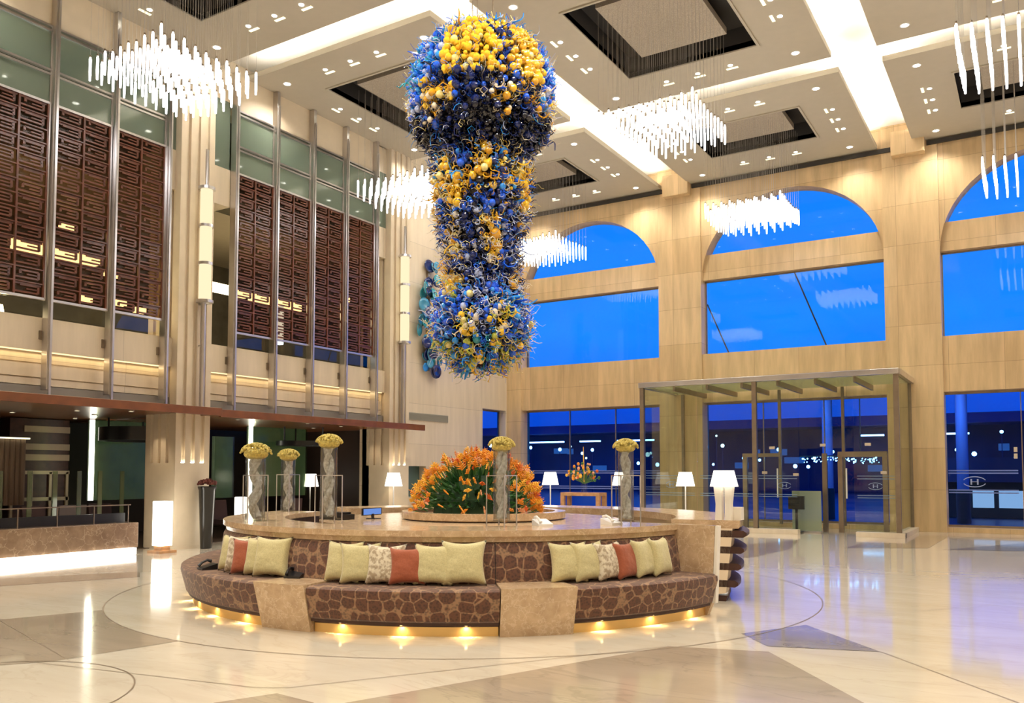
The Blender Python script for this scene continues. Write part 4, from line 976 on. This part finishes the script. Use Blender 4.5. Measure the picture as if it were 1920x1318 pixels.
MB().box(-7.92, -7.90, 8.85, 9.25, 1.0, 1.1).build('panel', M['black'], t); MB().box(-7.95, -7.8, 8.98, 9.12, .95, .96).box(-7.9, -7.88, 9.03, 9.07, .95, 1.02).build('stand', M['black'], t)
MB().box(-7.899, -7.893, 8.87, 9.23, 1.01, 1.09).build('screen', M['screen'], t)
o = MB().box(-8.35, -8.0, 8.55, 8.8, .95, 1.02).box(-8.3, -8.05, 8.57, 8.78, 1.02, 1.05).build('desk_organiser', M['black']); tag(o, 'flat black tray box inside the desk behind the third vase', 'box')

# ---- cushions
def pillow_mesh(name, m, seed):
    rnd_ = random.Random(seed); n = 16; S = .215; b = MB(); idx = {}
    vs = []; fs = []
    for side in (1, -1):
        for i in range(n + 1):
            for j in range(n + 1):
                u, v = i / n * 2 - 1, j / n * 2 - 1
                pin = 1 - .17 * (1 - u * u) * abs(v) ** 3; pin2 = 1 - .17 * (1 - v * v) * abs(u) ** 3
                x_ = u * S * (pin2); z_ = v * S * (pin)
                th = .075 * ((1 - u ** 4) * (1 - v ** 4)) ** .55 * (1 + .12 * noise.noise(Vector((u * 1.7, v * 1.7, seed))))
                idx[(side, i, j)] = len(vs) if side == 1 or (0 < i < n and 0 < j < n) else idx[(1, i, j)]
                if idx[(side, i, j)] == len(vs): vs.append((x_, side * th, z_ + S))
        for i in range(n):
            for j in range(n):
                q = [idx[(side, i, j)], idx[(side, i + 1, j)], idx[(side, i + 1, j + 1)], idx[(side, i, j + 1)]]
                fs.append(tuple(q if side == -1 else q[::-1]))
    b.add(vs, fs); return b.mesh(name, m, True)
PM = {k: [pillow_mesh('cushion', M[m], s) for s in range(3)] for k, m in (('g', 'cush_green'), ('p', 'cush_pat'), ('r', 'cush_red'))}
cu = [(3.43, -108.2, 'g', 25, 'pistachio green cushion at the far left end, nearest the phone', 1.), (3.44, -104.3, 'p', 30, 'patterned beige cushion in the left group', 1.), (3.46, -101.2, 'r', 35, 'rust red cushion in the left group', .95),
      (3.43, -97.9, 'g', 20, 'pistachio cushion just right of the rust one in the left group', 1.), (3.44, -94.4, 'g', 20, 'pistachio cushion at the right end of the left group, beside the left block', 1.05),
      (3.43, -78.2, 'g', -3, 'first pistachio cushion of the middle group, beside the left block', 1.02), (3.45, -74.4, 'g', 22, 'second pistachio cushion of the middle group', 1.), (3.45, -70.0, 'p', 4, 'patterned beige cushion in the middle group', .98),
      (3.46, -66.0, 'r', 10, 'rust red cushion in the middle group', .92), (3.45, -61.8, 'g', -6, 'pistachio cushion right of the rust one in the middle group', 1.), (3.46, -56.5, 'g', 2, 'last and widest pistachio cushion of the middle group, beside the right block', 1.08),
      (3.44, -38.2, 'g', -2, 'first pistachio cushion of the right group, beside the right block', 1.), (3.45, -34.2, 'g', 12, 'second pistachio cushion of the right group', 1.), (3.45, -30.0, 'p', 14, 'patterned beige cushion in the right group', .97),
      (3.45, -26.0, 'r', 14, 'rust red cushion in the right group', .95), (3.45, -21.8, 'g', 15, 'pistachio cushion right of the rust one in the right group', 1.), (3.45, -17.6, 'g', 15, 'rightmost pistachio cushion, nearest the marble end panel', 1.)]
for i, (r, a, k, dy, lb, s) in enumerate(cu):
    o = bpy.data.objects.new('cushion', PM[k][i % 3]); C.objects.link(o)
    o.location = (CX + r * math.cos(R(a)), CY + r * math.sin(R(a)), .462); o.scale = (s,) * 3
    o.rotation_mode = 'ZYX'; 
    # local -Y faces outward; lean back towards the backrest
    o.rotation_mode = 'XYZ'; o.rotation_euler = (R(-13), 0, R(a + 90 + dy))
    tag(o, lb, 'cushion', 'scatter cushions on the round sofa')

# ================================================================ FAR FURNITURE
def floor_lamp(x, y, zt, label, floor_z=0, body='white_metal'):
    t = thing('floor_lamp', label, 'lamp', (x, y, floor_z), 'slim white lamps along the far side')
    MB().lathe([(.24, zt - .36), (.165, zt)], x, y, 24).build('lamp_shade', M['white_shade'], t, smooth=True)
    MB().tube([(x, y, floor_z + .02), (x, y, zt - .2)], .018, 8).build('pole', M[body], t, smooth=True)
    MB().lathe([(0, floor_z), (.15, floor_z), (.15, floor_z + .02), (0, floor_z + .03)], x, y, 20).build('base', M[body], t)
    point('floor_lamp_glow', (x, y, zt - .12), 12, WARM, .03)
floor_lamp(-17.6, 17.5, 1.55, 'leftmost slim floor lamp, in the dark lounge behind the third vase', 0)
floor_lamp(-15.3, 18.4 + .0, 1.60, 'slim floor lamp in front of the second fluted pilaster') if False else floor_lamp(-14.85, 17.87, 1.58, 'slim floor lamp in front of the second fluted pilaster')
floor_lamp(-11.9, 21.3, 1.60, 'slim floor lamp left of the console with flowers')
floor_lamp(-9.55, 21.0, 1.60, 'slim floor lamp seen behind the rightmost vase')
floor_lamp(-7.7, 20.9, 1.60, 'slim floor lamp before the stone pier, left of the sculpted table lamp')
t = thing('console_table', 'honey wood console table carrying flowers in front of the left lower window', 'table', (-11.5, 22.4, 0))
MB().box(-12.06, -10.78, 22.2, 22.7, .90, 1.0).build('top', M['wood_light'], t, bevel=.008)
for x in (-12.0, -10.84):
    for y in (22.25, 22.65): MB().box(x - .06, x + .06, y - .05, y + .05, 0, .90).build('leg', M['wood_light'], t)
MB().box(-11.94, -10.9, 22.28, 22.62, .3, .33).build('shelf', M['wood_light'], t)
t = thing('flower_vase', 'loose flower arrangement in a clear vase on the console table', 'flowers', (-11.4, 22.45, 1.0))
MB().lathe([(0, 1.0), (.09, 1.0), (.10, 1.3), (.13, 1.4)], -11.4, 22.45, 20).build('glass_vase', M['glass'], t, smooth=True)
b = MB(); rnd = random.Random(8)
for i in range(60):
    a = rnd.uniform(0, 6.28); el = rnd.uniform(.25, 1.5); L = rnd.uniform(.3, .62); d = Vector((math.cos(a) * math.cos(el), math.sin(a) * math.cos(el), math.sin(el))); p0 = Vector((-11.4, 22.45, 1.25)); b.cur = 4; b.tube([p0, p0 + d * L], .006, 4, False)
    b.cur = rnd.choice([3, 3, 0, 2, 5, 1]); b.sphere(p0 + d * L, rnd.uniform(.03, .055), 6, 4)
b.cur = 2; b.tube([(-11.4, 22.45, 1.3), (-11.42, 22.45, 2.35)], [.03, .008], 5)
o = b.build('blooms', FM, t); o['kind'] = 'stuff'
t = thing('side_bench', 'low dark red wood bench behind the orange flowers by the stone wall', 'bench', (-14.6, 20.3, 0))
MB().box(-15.2, -13.9, 20.0, 20.5, .78, .98).build('top', M['wood_canopy'], t); MB().box(-15.1, -14.0, 20.05, 20.45, 0, .78).build('body', M['wood_dark'], t)

# ================================================================ GLASS VESTIBULE
VX0, VX1, VY, VH = -9.55, -2.88, 22.5, 4.0
t = thing('glass_vestibule', 'glass box entrance lobby with bronze posts in front of the middle windows', 'vestibule', (VX0, VY, 0))
for x in (VX0, -6.35, VX1): MB().box(x - .06, x + .06, VY - .06, VY + .06, 0 if x < -9 else .1, VH).build('post', M['steel_dark'], t, bevel=.005)
for x in (-9.3, -6.35, -4.6, VX1): MB().box(x - .04, x + .04, YB - .28, YB - .2, .1, VH).build('rear_post', M['steel_dark'], t)
MB().box(VX0 - .08, VX1 + .08, VY - .12, VY + .02, VH, VH + .14).build('front_beam', M['steel'], t, bevel=.01)
MB().box(VX1 - .04, VX1 + .10, VY, YB - .11, VH, VH + .14).build('side_beam', M['steel'], t); MB().box(VX0 - .08, VX0 + .04, VY, YB - .11, VH, VH + .14).build('side_beam', M['steel'], t)
MB().box(VX0, VX1, VY, YB - .11, VH + .02, VH + .045).build('roof_glass', M['glass_roof'], t)
for i in range(1, 7):
    x = VX0 + (VX1 - VX0) * i / 7; MB().box(x - .03, x + .03, VY, YB - .12, VH - .14, VH + .0).build('roof_rib', M['steel_dark'], t)
GW = []
for a, b_ in ((VX0, -7.95), (-7.95, -6.35), (-6.35, -5.2), (-3.9, VX1)): GW.append((a, b_, MB().box(a + .02, b_ - .02, VY - .008, VY + .008, .12, VH).build('glass_wall', M['glass_vest'], t)))
GW.append((-5.2, -3.9, MB().box(-5.2, -3.9, VY - .008, VY + .008, 2.2, VH).build('glass_wall', M['glass_vest'], t)))
def gw(x): return next(g[2] for g in GW if g[0] <= x <= g[1])
for x in (VX0, VX1): MB().box(x - .008, x + .008, VY, YB - .12, .12, VH).build('side_glass', M['glass_vest'], t)
MB().box(VX0, -5.25, VY - .14, VY + .14, 0, .12).build('stone_kerb', M['stone_pale'], t); MB().box(-3.85, VX1 + .14, VY - .14, VY + .14, 0, .12).build('stone_kerb', M['stone_pale'], t); MB().box(VX1 - .1, VX1 + .14, VY, YB - .11, 0, .12).build('stone_kerb', M['stone_pale'], t)
for x, z in ((-5.9, 2.2), (-4.62, 2.25), (-3.55, 2.25), (-6.1, 1.55), (-5.3, 1.5), (-3.2, 1.55)): MB().box(x - .07, x + .07, VY - .02, VY + .02, z, z + .07).build('patch_fitting', M['chrome'], gw(x))
vf = mat('vest_film', (.25, .36, .55), .5)
for z in (1.50, 1.43, 1.02, .96):
    for g in GW[:4]: MB().box(g[0] + .08, g[1] - .08, VY + .009, VY + .013, z - .008, z + .008).build('film_band', vf, g[2])
for x in (-5.6, -3.4, -7.2, -8.7): emblem(gw(x), x, VY + .012, 1.25, .62, vf)
# sliding door portal within the vestibule
t = thing('sliding_door_portal', 'bronze framed inner sliding door portal inside the glass lobby', 'door', (-4.2, 23.8, 0))
for x in (-7.0, -4.85, -4.45, -3.35): MB().box(x - .06, x + .06, 23.75, 23.87, 0, 2.1).build('jamb', M['steel_dark'], t)
MB().box(-4.5, -3.3, 23.72, 23.9, 2.0, 2.14).build('head_beam', M['steel_dark'], t); MB().box(-7.05, -6.0, 23.72, 23.9, 2.02, 2.12).build('head_beam', M['steel_dark'], t)
leaf = MB().box(-4.4, -3.4, 23.80, 23.81, .02, 2.0).build('glass_leaf', M['glass_vest'], t); leaf2 = MB().box(-6.95, -6.0, 23.80, 23.81, .02, 2.0).build('glass_leaf', M['glass_vest'], t)
for x, lf in ((-6.75, leaf2), (-6.1, leaf2), (-4.3, leaf)): MB().tube([(x, 23.77, .9), (x, 23.77, 1.7)], .02, 8).build('pull_handle', M['white_metal'], lf)
t = thing('podium_screen', 'black slab topped podium on a thin leg inside the glass lobby', 'podium', (-5.4, 22.9, 0))
MB().box(-5.62, -5.22, 22.95, 23.05, .62, .97).build('black_slab', M['black'], t); MB().box(-5.45, -5.39, 22.97, 23.03, .02, .62).build('leg', M['black'], t); MB().box(-5.55, -5.28, 22.88, 23.12, 0, .03).build('foot', M['black'], t)
t = thing('glass_screen_stand', 'pale frosted glass box behind the black podium in the lobby', 'stand', (-5.1, 23.3, 0))
MB().box(-5.60, -4.85, 23.28, 23.30, .03, 1.1).build('frosted_panel', glass('frosted_pale', (.8, .85, .7), .05, .2, .55, (.42, .48, .36)), t); MB().box(-5.6, -4.85, 23.2, 23.38, 0, .04).build('foot_rail', M['steel'], t)

# ================================================================ OUTSIDE
struct(MB().box(-140, 80, YB + .8, 260, -.3, -.02).build('ground', mat('wet_asphalt', (.03, .08, .2), .35)))
ext_dark = mat('dusk_building', (.015, .055, .16), .8, var=.4, vscale=.2)
ext_blue = mat('dusk_blue_wall', (.01, .07, .24), .8)
M['city_white'] = emis('city_light_white', (1, .95, .95), 9); M['city_warm'] = emis('city_light_warm', (1, .62, .35), 9); M['porch'] = emis('porch_light', (1, .62, .52), 1.5)
t = thing('terminal_building', 'long low dark building with a lit eaves line across the road outside', 'building', (-20, 72, 0))
MB().box(-80, 40, 70, 84, 0, 5.0).build('wall', ext_dark, t); MB().box(-84, 44, 66, 86, 5.0, 5.7).build('roof', ext_blue, t)
rnd = random.Random(77); x = -78
while x < 38:
    L = rnd.uniform(1.2, 5); MB().box(x, x + L, 65.8, 66.0, 4.2, 4.32).build('eaves_light', M['city_white'], t) if rnd.random() < .6 else None
    x += L + rnd.uniform(1, 4)
for i in range(26):
    x = rnd.uniform(-60, 25); z = rnd.uniform(1.5, 3.6); MB().box(x, x + rnd.uniform(.5, 1.6), 69.9, 69.98, z, z + .5).build('window', mat('dim_window', (.12, .2, .3), .4, emit=(.2, .4, .7), es=.35) if i == 0 else bpy.data.materials['dim_window'], t)
for i in range(110):
    x = rnd.uniform(-62, 22); y = rnd.uniform(45, 64); z = rnd.uniform(1.6, 4.2)
    o = MB().sphere((x, y, z), rnd.uniform(.07, .15), 6, 4).box(x - .02, x + .02, y - .02, y + .02, -.02, z).build('street_lamp', M['city_white'] if rnd.random() < .6 else M['city_warm']); tag(o, 'tiny distant street light in the dusk beyond the windows', 'street lamp', 'distant lights outside')
    o.data.materials.append(ext_dark)
    for p in o.data.polygons:
        if p.index >= len(o.data.polygons) - 6: p.material_index = 1
for i, (x, y, wdt, h) in enumerate([(-40, 100, 14, 7.6), (-18, 110, 10, 7.2), (-4, 104, 15, 7.8), (-62, 96, 16, 7.2), (13, 100, 12, 8)]):
    o = MB().box(x, x + wdt, y, y + 8, 0, h).build('office_block', ext_dark); tag(o, 'dark distant block rising behind the low building, number %s from the left' % ['two', 'three', 'four', 'one', 'five'][i], 'building', 'distant dark blocks')
    o['label'] = 'dark distant block behind the low building, ' + ['second', 'third', 'fourth', 'first', 'last'][i] + ' from the left'
# porch columns and bulkhead outside
for i, (x, y) in enumerate(((-1.98, 30.0), (-6.05, 30.2))):
    t = thing('porch_column', ['lavender lit round porch column outside the right lower window', 'round porch column outside behind the glass lobby'][i], 'column', (x, y, 0))
    MB().lathe([(.17, .0), (.17, 4.3)], x, y, 24).build('shaft', mat('lavender_column', (.22, .28, .62), .6) if i == 0 else bpy.data.materials['lavender_column'], t, smooth=True); MB().lathe([(.20, 0), (.20, 1.05), (.17, 1.05)], x, y, 24).build('plinth', mat('dark_plinth', (.015, .03, .05), .5) if i == 0 else bpy.data.materials['dark_plinth'], t, smooth=True)
    MB().box(x - .8, x + .9, y - .6, y + .6, 4.3, 4.45).build('canopy_plate', ext_dark, t)
    MB().sphere((x - .55, y - .4, 4.25), .07, 8, 5).build('lamp', M['porch'], t)
    area('porch_wash', (x - .3, y - 1.6, 3.9), .6, .6, 50, (.6, .7, 1), (R(40), 0, 0))
t = thing('lit_booth', 'low booth with pale lit windows outside the right lower window', 'booth', (-1, 34, 0))
MB().box(-4.0, 3.5, 34, 36, 0, 1.25).build('body', mat('booth_dark', (.01, .03, .05), .5), t)
for a, b_ in ((-3.9, -2.95), (-1.95, -1.3), (-1.15, 0.1), (.4, 1.6)): MB().box(a, b_, 33.96, 34, .35, .95).build('lit_window', M['porch'] if a > -3 else M['porch'], t)
MB().box(-4.1, 4.5, 33.5, 36.2, 1.25, 2.1).build('canopy', ext_dark, t)
t = thing('exterior_chandelier', 'string of tiny white sparkle lights hanging outside over the entrance', 'light', (-5, 29, 2))
rnd = random.Random(4); b = MB()
for i in range(80):
    x = rnd.uniform(-6.6, -4.2); b.sphere((x, 29.0 + rnd.uniform(-.3, .3), 2.0 + .04 * math.sin(x * 3) + rnd.uniform(-.09, .07)), rnd.uniform(.012, .03), 6, 4)
o = b.build('sparkle_lamps', M['city_white'], t); o['kind'] = 'stuff'
MB().bar((-6.7, 29, 2.12), (-4.1, 29, 2.12), .04).build('carrier_rod', M['steel_dark'], t); MB().tube([(-5.9, 29, 2.1), (-5.9, 29, 4.4)], .02, 5).build('hanger', M['steel_dark'], t); MB().tube([(-4.8, 29, 2.1), (-4.8, 29, 4.4)], .02, 5).build('hanger', M['steel_dark'], t)
o = MB().box(-8, -3, 28, 32, 4.4, 4.6).build('porch_roof', ext_dark); tag(o, 'dark flat porch roof outside the entrance behind the glass lobby', 'roof')
for p, q, lb in (((-8.70, 25.76, 6.88), (-8.03, 25.76, 5.28), 'left'), ((-6.0, 25.76, 7.55), (-5.13, 25.76, 5.28), 'right')):
    o = MB().tube([q, p], .022, 8).build('stay_rod', M['black'], smooth=True); tag(o, 'dark slanting %s stay rod outside the middle arched window' % ('shorter left' if lb == 'left' else 'longer right'), 'rod')
# ================================================================ end
